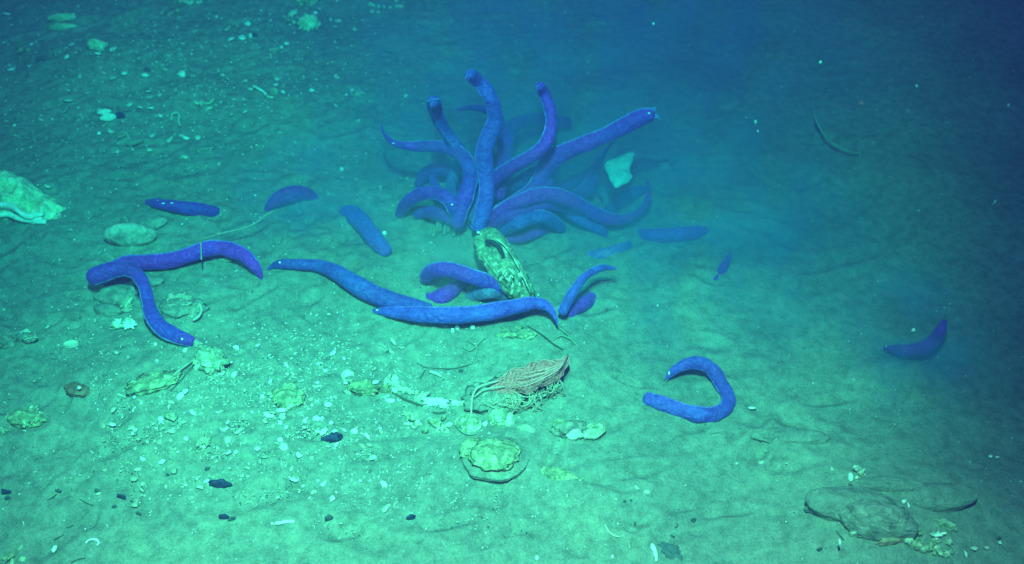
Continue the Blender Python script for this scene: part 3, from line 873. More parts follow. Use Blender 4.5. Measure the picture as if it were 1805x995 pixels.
def onroot(pts, r, dz, mat, name, taper=True, n=7):
    V, F = pxtube(pts, r, dz, n, 5, taper)
    return build(name, V, F, mat, parent=root, loc=p)
onroot([(856, 426, .085), (866, 427, .088), (876, 433, .086), (883, 443, .082), (888, 456, .075)], 4.6, 0, M['baitdark'], "mouth_shade")  # dark tube coloured as the shade inside the open mouth
onroot([(846, 440, .07), (858, 462, .07), (880, 488, .06), (900, 512, .04)], 1.3, 0, M['green'], "jaw_ridge")
onroot([(868, 420, .085), (888, 432, .09), (908, 460, .08), (926, 496, .06), (936, 520, .03)], 1.5, 0, M['green'], "jaw_ridge")
for (u, v, w) in ((870, 409, 4.5), (843, 410, 3)):
    q_ = at(u, v, .08); s_ = psize(q_)
    V, F = blobmesh(q_, (w * s_, w * s_, w * s_ * .7), 0, .15, 2, 3, 2)
    build("tooth", V, F, M['white'], parent=root, loc=p)
for j in range(16):
    rnd = random.Random(j + 50)
    u = 895 + rnd.uniform(-12, 22); v = 478 + rnd.uniform(-16, 18) + (u - 895) * 0.8
    onroot([(u, v, .085), (u + rnd.uniform(-8, 8), v + rnd.uniform(4, 9), .083)], 1.8, 0, M['cream'], "flesh_shred")
tag(root, "torn mottled green bait fish carcass at the heart of the swarm", "bait fish")

# --- glowing bait scrap
p = at(1094, 300)
outl = [(1098, 268), (1106, 268), (1113, 270), (1117, 276), (1113, 288), (1108, 298), (1113, 312), (1106, 322), (1096, 327), (1086, 331), (1079, 322), (1072, 308), (1069, 296), (1076, 284), (1086, 277)]
V, F = [], []
outl = [tuple(q_) for q_ in crom(outl + [outl[0]], 4)][:-1]
N_ = len(outl)
for l, off in ((0, 0.010), (1, -0.010)):
    for sc in (1.0, 0.85, 0.5):
        for (u, v) in outl:
            uu = 1093 + (u - 1093) * sc * 1.08; vv = 298 + (v - 300) * sc * 1.08
            q_ = at(uu, vv, .10)
            bulge = off * math.sqrt(max(0, 1 - sc * sc)) * 1.8
            V.append(q_ + (CL - q_).normalized() * bulge)
    q_ = at(1093, 298, .10); V.append(q_ + (CL - q_).normalized() * off * 1.8)
B_ = 3 * N_ + 1
for l in (0, 1):
    for rr_ in (0, 1):
        for k in range(N_):
            k2 = (k + 1) % N_
            f_ = (l * B_ + rr_ * N_ + k, l * B_ + rr_ * N_ + k2, l * B_ + (rr_ + 1) * N_ + k2, l * B_ + (rr_ + 1) * N_ + k)
            F.append(f_[::-1] if l == 0 else f_)
    for k in range(N_):
        f_ = (l * B_ + 2 * N_ + k, l * B_ + 2 * N_ + (k + 1) % N_, l * B_ + 3 * N_)
        F.append(f_[::-1] if l == 0 else f_)
V = [v_ + Vector((0.003 * mnoise.noise(v_ * 40), 0.003 * mnoise.noise(v_ * 33), 0.004 * mnoise.noise(v_ * 50))) for v_ in V]
o = build("bait_scrap", V, F, M['scrap'], loc=p)
tag(o, "bright turquoise green scrap of bait at the swarm's right edge", "bait scrap")
cluster(1170, 290, (20, 16), 5, 14, "silt_lumps", "faint grey lumps right of the bright bait scrap", "lumps", ['dull', 'silted'], 0.006)

# --- silt stirred up round the bait
def silt(name, u, v, z, ru, ry, rz_, dens, label, seed, col=(0.70, 0.80, 0.80)):
    c = at(u, v, z); s_ = psize(c)
    R3 = (ru * s_, ry, rz_)
    V, F = blobmesh(c, R3, 0, 0.0, 1, 0, 3)
    m = bpy.data.materials.new(name); m.use_nodes = True; nt = m.node_tree; nt.nodes.clear()
    out = nt.nodes.new('ShaderNodeOutputMaterial'); pv = nt.nodes.new('ShaderNodeVolumePrincipled')
    pv.inputs['Color'].default_value = (*col, 1)
    tc = nt.nodes.new('ShaderNodeTexCoord'); mp = nt.nodes.new('ShaderNodeMapping'); mp.vector_type = 'POINT'
    mp.inputs['Scale'].default_value = (1 / R3[0], 1 / R3[1], 1 / R3[2])
    ln = nt.nodes.new('ShaderNodeVectorMath'); ln.operation = 'LENGTH'
    nt.links.new(tc.outputs['Object'], mp.inputs['Vector']); nt.links.new(mp.outputs[0], ln.inputs[0])
    mr = nt.nodes.new('ShaderNodeMapRange'); mr.interpolation_type = 'SMOOTHSTEP'
    mr.inputs[1].default_value = 1.0; mr.inputs[2].default_value = 0.1; mr.inputs[3].default_value = 0.0; mr.inputs[4].default_value = 1.0
    nt.links.new(ln.outputs['Value'], mr.inputs[0])
    nz = nt.nodes.new('ShaderNodeTexNoise'); nz.inputs['Scale'].default_value = 11; nz.inputs['Detail'].default_value = 3
    nt.links.new(tc.outputs['Object'], nz.inputs['Vector'])
    m2 = nt.nodes.new('ShaderNodeMapRange'); m2.inputs[1].default_value = 0.38; m2.inputs[2].default_value = 0.66; m2.inputs[4].default_value = dens
    nt.links.new(nz.outputs[0], m2.inputs[0])
    mm_ = nt.nodes.new('ShaderNodeMath'); mm_.operation = 'MULTIPLY'
    nt.links.new(mr.outputs[0], mm_.inputs[0]); nt.links.new(m2.outputs[0], mm_.inputs[1])
    nt.links.new(mm_.outputs[0], pv.inputs['Density']); nt.links.new(pv.outputs[0], out.inputs['Volume'])
    o = build(name, V, F, m, loc=c)
    tag(o, label, "silt cloud", kind='stuff')
silt("silt_cloud", 780, 440, 0.04, 240, 0.16, 0.07, 8.0, "thin low cloud of silt stirred up round the bait", 1)
BLUE = (0.03, 0.45, 0.85)
silt("silt_cloud", 900, 275, 0.08, 430, 0.40, 0.24, 5.5, "blue-teal cloud of fine silt hanging round and behind the swarm", 2, BLUE)
silt("silt_cloud", 1240, 390, 0.08, 400, 0.42, 0.20, 5.0, "fainter silt cloud drifting right of the swarm", 3, BLUE)
silt("silt_cloud", 530, 345, 0.06, 230, 0.22, 0.13, 5.0, "faint silt cloud left of the swarm", 4, BLUE)
silt("silt_cloud", 1610, 600, 0.05, 170, 0.22, 0.12, 6.0, "dim silt cloud round the lone violet hagfish", 6, BLUE)
silt("silt_cloud", 1050, 60, 0.15, 700, 0.65, 0.32, 2.6, "dim silt cloud far behind the swarm", 5, (0.03, 0.25, 0.85))

# --- green tufts at the foot of the swarm
p = at(783, 405)
root = empty("green_tuft", p)
for (u, v, h_) in ((770, 405, .035), (776, 403, .055), (783, 408, .03), (790, 404, .045), (764, 410, .02), (800, 410, .025)):
    b0 = at(u, v + 6); s_ = psize(b0)
    P = [b0, b0 + Vector((0.002, 0.004, h_ * .5)), b0 + Vector((0.006 - 0.001 * (u - 780) * -0.3, 0.008, h_))]
    V, F = tube([Vector(x) for x in crom([tuple(x) for x in P], 4)], np.linspace(5 * s_, 0.6 * s_, 9), 7)
    build("blade", V, F, M['weed'], parent=root, loc=p)
tag(root, "tuft of green blades at the foot of the low arched hagfish", "tuft")

# --- bait bag
p = at(930, 690)
root = empty("bait_bag", p)
sp = [(1001, 626, .030, 2.5), (993, 640, .034, 9), (978, 650, .036, 17), (958, 658, .036, 23), (935, 665, .033, 25), (912, 672, .028, 23), (890, 680, .022, 17), (868, 688, .016, 10), (852, 695, .01, 4)]
Q = crom([(*tuple(at(u, v, z)), w * psize(at(u, v, z))) for (u, v, z, w) in sp], 8)
n = 36
def bagframe(i):
    q_ = Vector(Q[i][:3])
    T = (Vector(Q[min(i + 1, len(Q) - 1)][:3]) - Vector(Q[max(i - 1, 0)][:3])).normalized()
    N = T.cross(Vector((0, 0, 1))).normalized(); B = N.cross(T)
    return q_, N, B
def bagpt(i, a, k=1.0):
    q_, N, B = bagframe(i)
    r = Q[i][3]
    nn = mnoise.fractal(Vector((i * 0.16, math.cos(a) * 1.6, math.sin(a) * 1.6)), 1.0, 2.0, 4)
    r = r * k * (1 + 0.34 * nn)
    return q_ + N * math.cos(a) * r + B * math.sin(a) * r * 0.75
V, F = [], []
for i in range(len(Q)):
    for k in range(n): V.append(bagpt(i, 2 * math.pi * k / n))
for i in range(len(Q) - 1):
    for k in range(n):
        k2 = (k + 1) % n
        F.append((i * n + k, i * n + k2, (i + 1) * n + k2, (i + 1) * n + k))
build("bag_body", V, F, M['bag'], parent=root, loc=p)
VF = []
def cord_on_bag(path, r):
    P = [bagpt(int(i), a, 1.05) for i, a in path]
    R = [r * (0.8 + 0.4 * random.random())] * len(P)
    VF.append(tube(P, R, 5))
Lq = len(Q)
for s_ in range(16):                     # diamond netting wound round the bag
    a0 = 2 * math.pi * s_ / 16
    for d_ in (1, -1):
        path = [(i, a0 + d_ * i * 0.10 + 0.15 * math.sin(i * 0.5 + s_)) for i in range(2, Lq - 1, 1)]
        cord_on_bag(path, 0.00032)
for s_ in range(60):                     # loose threads stuck to it
    i0 = random.randrange(2, Lq - 14); a0 = random.uniform(0, 6.28); path = []
    for q2 in range(random.randrange(5, 13)):
        a0 += random.gauss(0.0, 0.22); path.append((i0 + q2, a0))
    cord_on_bag(path, 0.0004)
V, F = join(*VF)
build("netting", V, F, M['cord'], parent=root, loc=p)
# folds drawn together at the tip
VF = []
for j in range(4):
    dv = j * 6
    VF.append(pxtube([(1001, 624 + j, .045), (990 - j, 640 + dv * .5, .058), (965 - j * 3, 650 + dv, .06), (938 - j * 3, 656 + dv * 1.3, .055), (912, 664 + dv, .045)], 0.9 if j % 2 else 0.6, 0, 6, 5))
V, F = join(*VF)
build("drawstring_fold", V, F, M['cord'], parent=root, loc=p)
# skirt of loose netting
rnd = random.Random(5)
VF = []
for j in range(80):
    u0 = rnd.uniform(850, 990); v0 = np.interp(u0, [850, 900, 950, 990], [690, 698, 694, 672]) + rnd.uniform(-6, 4)
    L_ = rnd.uniform(10, 34) * (1.0 if u0 < 950 else 0.7)
    pts = [(u0, v0, .03), (u0 + rnd.uniform(-8, 8), v0 + L_ * .5, .022), (u0 + rnd.uniform(-14, 14), v0 + L_, .006), (u0 + rnd.uniform(-22, 10), v0 + L_ + rnd.uniform(-2, 4), .003)]
    VF.append(pxtube(pts, rnd.uniform(0.4, 0.9), 0, 5, 4))
for (a, b_, c_, d_) in (((985, 672), (975, 690), (955, 700), (935, 712)), ((985, 668), (992, 680), (975, 694), (945, 700)), ((905, 690), (925, 700), (950, 695), (980, 672)),
                        ((890, 700), (915, 706), (940, 716), (938, 724)), ((940, 700), (930, 714), (915, 716), (905, 712))):
    VF.append(pxtube([(*a, .03), (*b_, .02), (*c_, .012), (*d_, .006)], 1.2, 0, 6, 6))
for j in range(60):
    u0 = rnd.uniform(838, 900); v0 = rnd.uniform(685, 715)
    pts = [(u0, v0, .022)]
    for t_ in range(3): pts.append((pts[-1][0] + rnd.uniform(4, 16), pts[-1][1] + rnd.uniform(-7, 7), .022 * (1 - t_ * .2)))
    VF.append(pxtube(pts, rnd.uniform(0.5, 0.95), 0, 5, 4))
V, F = join(*VF)
build("net_skirt", V, F, M['cordg'], parent=root, loc=p)
V, F = join(pxtube([(831, 742, .002), (831, 720, .018), (833, 700, .03), (840, 686, .036), (855, 678, .036), (878, 672, .036)], 1.9, 0, 8, 6, False),
            pxtube([(836, 700, .03), (852, 688, .036), (870, 684, .036), (890, 682, .036)], 1.2, 0, 6, 6, False))
build("hoop_cord", V, F, M['cordg'], parent=root, loc=p)
# silted net sheet under the hoop
V, F = blobmesh(at(872, 700, .006), (0.045, 0.03, 0.018), 0.15, 0.35, 3, 9, 4)
build("net_lump", V, F, M['silted'], parent=root, loc=p)
tag(root, "reddish mesh bait bag with tangled netting lying on the sand", "bait bag")

# --- row of shells left of the bag
rock(640, 690, 26, 15, 0.014, "yellow_sponge", "yellow crusty lump at the left end of the white shell row", "crust", M['yellow'], rot=5, amp=0.45, freq=2.6, sink=0.3, sharp=True)
rock(676, 689, 12, 7, 0.010, "yellow_sponge", "small yellow lump between the big yellow one and the shell row", "crust", M['yellow'], amp=0.4, sharp=True)
GR = "white shells in the row left of the bait bag"
for (u, v, w, h, r_, lb) in ((683, 676, 4.5, 8, 20, "upright white shell at the upper left end of the shell row"),
        (695, 681, 7, 5, 10, "second white shell from the left in the shell row"),
        (704, 688, 6, 4, 30, "small white shell above the dark gap in the shell row"),
        (717, 693, 12, 4.5, 18, "curved white shell over the dark gap in the shell row"),
        (735, 697, 5, 3.5, 60, "little white shell just left of the biggest in the row"),
        (744, 704, 7, 9, 60, "upright white shell at the left of the biggest in the row"),
        (757, 712, 13, 8, 20, "biggest white shell of the row"),
        (775, 712, 15, 7, 30, "long white shell at the right of the biggest in the row"),
        (783, 719, 9, 5, 20, "pointed white shell ending the slanting part of the row"),
        (801, 716, 8, 4, 5, "flat white shell between the row and the bag's hoop cord"),
        (814, 717, 8, 3.2, 0, "last flat white shell before the bag's hoop cord")):
    shell(u, v, w, h, 0.007, "white_shell", lb, "shell", M[random.choice(['cream', 'white'])], rot=r_, tilt=(15, random.uniform(-20, 20)), group=GR, lift=0.005, wob=0.4, jag=0.5)
arc([(690, 692), (705, 700), (722, 708), (745, 716)], 4, "dark twig in the gap under the white shell row", "twig", 'twig', "twig", 0.001)
arc([(763, 728), (775, 729), (786, 727)], 4, "short dark twig under the biggest white shell", "twig", 'twig', "twig", 0.001)
arc([(792, 704), (805, 708), (820, 711), (834, 712)], 2.0, "pale strand above the last flat white shells", "strand", 'cordg', "strand", 0.006)
arc([(757, 655), (770, 659), (778, 664)], 3, "curved white shell rod above the shell row", "shell rod", 'cream', "shell_rod", 0.004)
arc([(735, 640), (750, 648), (775, 650), (800, 650), (822, 645), (845, 638)], 1.5, "long thin dark twig lying above the shell row", "twig", 'twig', "twig", 0.003)
arc([(740, 668), (745, 660), (750, 652)], 2.2, "dark stick standing by the curved shell rod", "twig", 'twig', "twig", 0.004)
shell(614, 666, 12, 8, 0.006, "curled_shell", "curled white shell above the big yellow lump", "shell", M['cream'], rot=20, up=False, wob=0.3)
chip(609, 676, 7, 2.4, "white flat flake beneath the curled white shell")
cluster(760, 752, (38, 15), 12, 9, "shell_rubble", "heap of pale green shell rubble below the white shell row", "shell rubble", ['green', 'cream', 'dull', 'yellow'], 0.006)
cluster(725, 735, (16, 6), 4, 8, "shell_rubble", "smaller rubble tail at the upper left of the green shell rubble", "shell rubble", ['green', 'dull'], 0.005)
shell(826, 750, 25, 12, 0.012, "scallop_shell", "tilted oval shell valve under the hoop cord", "shell", M['green'], rot=25, tilt=(12, -8), lift=0.004, ridges=4)
arc([(803, 752), (812, 762), (826, 768), (840, 766)], 1.6, "dark twig along the front of the tilted oval valve", "twig", 'twig', "twig", 0.001)
shell(878, 740, 20, 15, 0.022, "round_clam", "round ribbed clam standing below the bait bag", "clam", M['green'], rot=-5, tilt=(30, 0), lift=0.002, flute=14)
shell(897, 745, 9, 12, 0.014, "pointed_clam", "narrow pointed clam at the right of the round one", "clam", M['cream'], rot=10, tilt=(25, 0), lift=0.002)
shell(926, 757, 18, 7, 0.008, "oval_shell", "low oval shell right of the pointed clam", "shell", M['dull'], rot=12, wob=0.15)
chip(855, 748, 6, 5, "small white flake left of the round clam")
# half-buried big valve
p = at(868, 805)
root = empty("buried_scallop", p)
shell(874, 803, 62, 37, 0.009, "shell_valve", None, None, M['sand'], rot=-10, parent=root, lift=-0.003, ridges=3, wob=0.14, conc=0.0, tilt=(-3, 2))
rock(873, 811, 43, 27, 0.007, "crust_patch", None, None, M['yellow'], rot=-10, amp=0.25, freq=2.4, parent=root, lift=0.010, sink=0.4)
rock(830, 795, 18, 19, 0.006, "crust_patch", None, None, M['yellow'], rot=35, amp=0.3, freq=2.4, parent=root, lift=0.006, sink=0.4)
tag(root, "large yellow-crusted scallop half buried in the foreground", "scallop")
p = at(1015, 762)
root = empty("oyster_lump", p)
rock(1005, 762, 33, 19, 0.014, "oyster_body", None, None, M['silted'], amp=0.3, freq=2.4, parent=root, sink=0.3)
shell(1045, 765, 21, 11, 0.010, "shell_valve", None, None, M['green'], rot=-15, parent=root, lift=0.006, wob=0.25)
shell(985, 757, 14, 9, 0.009, "shell_valve", None, None, M['yellow'], rot=30, parent=root, lift=0.010, wob=0.3)
shell(1012, 771, 15, 9, 0.008, "shell_valve", None, None, M['cream'], rot=10, parent=root, lift=0.008, wob=0.3)
tag(root, "lump of two joined oysters on clear sand right of the clams", "oysters")
V, F = [], []
shell(980, 838, 34, 9.5, 0.012, "leaf_shell", "bright yellow-green leaf-shaped shell in the foreground", "shell", M['yellow'], rot=10, tilt=(8, 0), wob=0.25)
arc([(1010, 847), (1020, 848), (1028, 844)], 2, "pale tail-like scrap at the right tip of the leaf-shaped shell", "shell scrap", 'green', "shell_scrap", 0.002)
cluster(905, 585, (30, 12), 4, 17, "silted_crust", "low yellowish crust under the front hagfish's tail", "crust", ['yellow', 'silted', 'green'], 0.006)
rock(925, 592, 20, 11, 0.007, "yellow_crust", "yellowish knob at the right of the low crust behind the bag", "crust", M['yellow'], amp=0.3)
for (u, v, w, lb) in ((806, 580, 4.4, "right one of the two white pebbles under the front hagfish"), (798, 585, 3.4, "lower left one of the two white pebbles under the front hagfish"), (833, 579, 4.5, "white pebble set apart to the right under the front hagfish")):
    rock(u, v, w, w, 0.006, "white_pebble", lb, "pebble", M['white'], amp=0.12, sub=3)
for pts, lb in (([(930, 575), (955, 590), (975, 606), (993, 617)], "thin twig running down to the bag's tip"),
                ([(975, 600), (990, 592), (1008, 600), (1020, 614)], "curved pale strand by the bag's tip"),
                ([(985, 578), (1000, 590), (1012, 606)], "straight pale strand above the bag's tip")):
    arc(pts, 1.3, lb, "strand", 'weed' if 'pale' in lb else 'twig', "strand", 0.004)
arc([(825, 600), (840, 612), (838, 628)], 1.2, "thin forked sprig on the sand behind the bag", "sprig", 'weed', "sprig", 0.004)
arc([(815, 612), (830, 618), (845, 604), (855, 596)], 1.2, "thin curved sprig on the sand behind the bag", "sprig", 'weed', "sprig", 0.004)

# --- dark stones
GD = "dark stones on the pale sand"
for (u, v, w, h, r_, lb) in ((588, 776, 15, 11, -20, "round dark blue stone at the right of the shell grit"),
        (388, 857, 17, 7, 5, "flat dark stone with a pointed left end in the lower grit"),
        (395, 914, 10, 6, 0, "dark almond-shaped stone near the bottom"),
        (409, 918, 8, 3, -30, "small dark shard right of the almond-shaped stone"),
        (172, 867, 4.5, 6, 10, "small dark upright stone at lower left"),
        (203, 896, 5, 4, -15, "small dark stone, lowest at lower left"),
        (191, 926, 0, 0, 0, ""),
        (580, 916, 8, 5, -25, "dark shard near the bottom, right of the white bone"),
        (724, 915, 9, 5, -20, "dark shard near the bottom centre"),
        (813, 656, 4.5, 3.2, 0, "small dark stone above the bait bag's hoop"),
        (1222, 919, 5, 5, 0, "small dark angular stone above the slate shell"),
        (1101, 886, 3.2, 1.8, 0, "left of two tiny dark pebbles on the foreground sand"),
        (1112, 885, 2.8, 2.4, 0, "right of two tiny dark pebbles on the foreground sand"),
        (1444, 971, 5, 4, 0, "dark pebble at the bottom left of the big right rock"),
        (1760, 951, 4, 4.5, 0, "dark pebble near the bottom right corner"),
        (103, 868, 6, 3, 5, "dark triangular shard at lower left"),
        (296, 839, 4, 2.4, -10, "tiny dark stone at the left of the lower grit"),
        (366, 829, 5, 4, -25, "dark angular stone above the flat pointed one"),
        (13, 871, 11, 2, 0, "dark flat sliver at the left edge"),
        (15, 881, 6, 2, -8, "second dark sliver at the left edge, just below the first"),
        (215, 879, 9, 2.4, 8, "long dark sliver at lower left"),
        (200, 896, 0, 0, 0, ""),
        (245, 908, 5, 3, 10, "dark shard by a pale chip at lower left")):
    if w == 0: continue
    if w < 12: w *= 0.85; h *= 0.75
    rock(u, v, w, h, 0.003 + w * 0.0005, "dark_stone", lb, "stone", M['dark'] if w > 7 else M['darkg'], rot=r_, amp=0.55, freq=1.9, sub=3, group=GD, sink=0.35)
for pts, lb in (([(103, 938), (115, 932), (130, 926)], "upper of two dark slivers at bottom left"), ([(95, 952), (115, 942), (131, 937)], "lower of two dark slivers at bottom left"),
                ([(125, 992), (140, 986), (150, 984)], "dark sliver at the bottom edge"), ([(78, 884), (90, 879), (100, 871)], "thin dark crack-like twig left of the dark upright stone"),
                ([(113, 886), (120, 878), (126, 875)], "thin twig between the dark stones at lower left"), ([(135, 877), (150, 886), (166, 892)], "thin twig slanting down at lower left")):
    arc(pts, 1.8, lb, "twig", 'twig', "twig", 0.0015)
# slate shell
p = at(1177, 966)
shell(1182, 972, 29, 11, 0.014, "slate_shell", "large slate-dark ribbed shell at the bottom edge", "shell", M['darkg'], rot=42, tilt=(10, 0), ridges=8, conc=0.12, jag=0.35)
shell(1153, 974, 5.5, 14, 0.006, "white_shell", "smooth white oval shell beside the slate-dark one", "shell", M['white'], rot=-8, wob=0.05)
# white bone etc
arc([(485, 923), (494, 922), (505, 920), (519, 920)], 3.0, "bone-like white rod near the bottom", "rod", 'white', "white_rod", 0.004, taper=False)
chip(480, 924, 3, 2, "tiny white chip at the left end of the bottom rod")
arc([(151, 958), (156, 953), (163, 951), (170, 952), (174, 957), (171, 962)], 2.2, "white crescent of shell at bottom left", "shell crescent", 'white', "shell_crescent", 0.003)
arc([(1066, 925), (1073, 937), (1082, 944), (1092, 947)], 1.8, "thin white curved sliver near the bottom centre", "shell sliver", 'cream', "shell_sliver", 0.003)
chip(1108, 962, 3, 6, "faint pinkish fleck near the bottom centre", mat='dull')
chip(947, 984, 4, 4, "white chip by a dark speck at the bottom", mat='white'); chip(1080, 982, 3, 3.4, "round white chip at the bottom centre")
chip(96, 969, 4, 6, "white diamond-shaped chip at the bottom left", rot=20); chip(38, 966, 6, 5, "pale triangular chip at the bottom left corner", mat='green')
cluster(20, 988, (22, 5), 4, 9, "corner_shells", "pale shells cut by the bottom left corner", "shells", ['green', 'dull'], 0.006)
chip(1325, 720, 7, 2.6, "white sliver right of the ring-curled hagfish", rot=4)
chip(1140, 868, 11, 4, "pale flake among dark slivers in the right foreground", mat='cream', rot=20); chip(1122, 861, 5, 3, "small pale flake just left of the one among dark slivers", mat='cream', rot=25)
for pts, lb in (([(1141, 855), (1150, 852), (1158, 849)], "left of the dark slivers in the right foreground"), ([(1158, 845), (1164, 849), (1173, 847)], "right of the dark slivers in the right foreground"),
                ([(1188, 919), (1195, 926), (1190, 930)], "dark hooked twig left of the small angular stone"), ([(1182, 943), (1190, 947)], "short dark twig above the slate-dark shell")):
    arc(pts, 1.8, lb, "twig", 'twig', "twig", 0.002)
# right hand twigs, mound bits
arc([(1190, 769), (1225, 768), (1262, 764), (1290, 761), (1310, 755)], 1.5, "long dark twig lying below the ring-curled hagfish", "twig", 'twig', "twig", 0.003)
arc([(1300, 765), (1320, 771), (1343, 778)], 2.0, "dark twig at the foot of the low mound", "twig", 'twig', "twig", 0.003)
rock(1390, 770, 70, 17, 0.009, "silted_slab", "low silted slab right of the long dark twig", "slab", M['sand'], rot=3, amp=0.15, sink=0.45, sub=5)
for (u, v, w, h) in ((1299, 818, 4, 3), (1343, 817, 6, 3), (1466, 827, 4, 3.5)):
    chip(u, v, w, h, {1299: "white chip on bare sand below the long twig", 1343: "wider white chip right of the one below the long twig", 1466: "white chip left of the branching white rubble"}[u], mat='cream')
# big right rock
p = at(1540, 920)
root = empty("pink_rimmed_rock", p)
rock(1502, 895, 84, 40, 0.024, "rock_body", None, None, M['sand'], rot=8, amp=0.12, freq=1.3, parent=root, sink=0.45, sub=6)
rock(1545, 925, 66, 42, 0.032, "rock_front", None, None, M['silted'], rot=12, amp=0.14, freq=1.5, parent=root, sink=0.40, sub=6)
rock(1572, 955, 28, 9, 0.010, "pink_rim", None, None, M['rust'], rot=-14, amp=0.3, freq=2.5, parent=root, sink=0.4, sub=5)
tag(root, "big silted rock with a pinkish front rim at lower right", "rock")
rock(1442, 897, 26, 12, 0.011, "pale_slab", "pale slab at the left end of the big pink-rimmed rock", "slab", M['silted'], rot=-10, amp=0.2, sub=5)
rock(1645, 880, 74, 32, 0.020, "silted_rock", "rounded silted rock behind the pink-rimmed one", "rock", M['sand'], rot=-5, amp=0.12, freq=1.3, sink=0.45, sub=6)
rock(1565, 858, 66, 18, 0.014, "silted_rock", "long low silted rock above the pink-rimmed one", "rock", M['sand'], rot=4, amp=0.14, sink=0.45, sub=5)
cluster(1512, 836, (18, 12), 9, 7, "branching_rubble", "white branching coral rubble above the big right rock", "coral rubble", ['white', 'cream', 'green'], 0.010)
cluster(1512, 940, (12, 7), 4, 6, "star_rubble", "star-like white bits on the big right rock's left foot", "rubble", ['white', 'cream'], 0.010)
cluster(1635, 960, (34, 14), 16, 8, "coral_rubble", "pale green lacy coral rubble right of the pink rim", "coral rubble", ['green', 'cream', 'white', 'green'], 0.009)
cluster(1670, 978, (26, 6), 6, 6, "rubble_trail", "pale rubble trailing right from the lacy coral", "rubble", ['green', 'cream'], 0.006)
rock(1665, 929, 20, 8, 0.010, "yellow_nugget", "small yellow-green nugget above the lacy coral", "stone", M['green'], rot=20, amp=0.3)
rock(1604, 932, 12, 8, 0.012, "pale_nugget", "pale nugget wedged between the rock and the lacy coral", "stone", M['green'], amp=0.3)
for (u, v, w, h, lb) in ((1593, 885, 6, 3, "white chip on the rounded silted rock"), (1601, 892, 2.4, 4, "tiny white chip right of the one on the rounded rock"), (1745, 805, 5, 2, "left of two white slivers at the right"), (1758, 807, 4, 2, "right of two white slivers at the right"),
        (1649, 949, 3, 4, "white chip just above the lacy coral"), (1702, 978, 3, 5, "upright white chip at the bottom right"), (1716, 968, 8, 3, "pale chip above the upright one at the bottom right"), (1740, 967, 6, 3, "pale chip right of another at the bottom right"), (1762, 957, 4, 3, "white chip under the dark corner pebble"), (1480, 956, 3, 6, "white chip beside a black stick at the rock's left foot"), (1719, 874, 4, 3, "faint chip on the sand at the far right")):
    chip(u, v, w, h, lb, mat='cream' if 'pale' in lb or 'faint' in lb else 'white', lift=0.004 if 'rock' not in lb else 0.03)
arc([(1473, 935), (1480, 944), (1488, 953)], 2.0, "black stick at the left foot of the big right rock", "twig", 'twig', "twig", 0.006)

# --- strands
V, F = pxtube([(357, 422, .03), (385, 413, .035), (420, 405, .04), (448, 395, .045), (468, 380, .05), (482, 372, .055)], 1.6, 0, 7, 6)
o = build("slime_strand", V, F, M['slime'], loc=at(357, 422)); tag(o, "pale slime strand drifting up toward the blurred violet hagfish", "strand")
V, F = pxtube([(354, 428, .055), (354.5, 440, .05), (355, 458, .042)], 1.3, 0, 6, 4, False)
o = build("pale_stalk", V, F, M['slime'], loc=at(355, 458)); tag(o, "short upright pale stalk across the draped violet hagfish", "stalk")
rock(397, 460, 13, 4, 0.004, "pale_scrap", "pale scrap under the draped violet hagfish's arch", "scrap", M['slime'], rot=8, amp=0.25, sub=3)
p = at(1468, 250)
root = empty("sea_whip", p)
V, F = pxtube([(1434, 190, .04), (1438, 208, .035), (1447, 228, .03), (1462, 248, .025), (1482, 261, .02), (1502, 268, .015), (1516, 270, .012)], 1.9, 0, 8, 6)
build("stem", V, F, M['weed'], parent=root, loc=p)
V, F = pxtube([(1512, 262, .015), (1516, 272, .012), (1517, 284, .01)], 1.6, 0, 6, 5)
build("side_branch", V, F, M['weed'], parent=root, loc=p)
V, F = pxtube([(1436, 205, .037), (1440, 216, .034), (1446, 226, .032)], 2.4, 0, 6, 5)
build("side_branch", V, F, M['weed'], parent=root, loc=p)
tag(root, "thin curved green sea whip adrift at the upper right", "sea whip")

# --- marine snow
for (u, v, w, h, z, mt, lb) in ((1332, 215, 4, 6, .25, 'snow', "pale drifting fleck left of the sea whip"), (1336, 231, 3, 3, .25, 'snow', "smaller pale fleck just under the one left of the sea whip"),
        (1518, 182, 7, 7, .4, 'snowr', "reddish drifting fleck above the sea whip"), (1754, 356, 3, 6, .3, 'snow', "pale upright fleck at the far right"),
        (1446, 110, 4, 5, .5, 'snow', "pale drifting fleck high above the sea whip"), (1152, 42, 3, 4, .4, 'snow', "pale fleck high in the dark right of centre"),
        (1616, 152, 4, 4, .4, 'snow', "faint fleck in the dark at upper right"), (1778, 186, 4, 5, .4, 'snow', "faint fleck in the dark near the right edge"),
        (1610, 582, 5, 5, .1, 'snow', "pale fleck over the lone violet hagfish")):
    q_ = at(u, v, z); s_ = psize(q_)
    w *= 0.6; h *= 0.6
    V, F = blobmesh(q_, (w * s_, w * s_, h * s_), 0, .7, 1.6, u % 9, 3)
    o = build("marine_snow", V, F, M[mt], loc=q_)
    tag(o, lb, "drifting fleck", "drifting marine snow flecks")

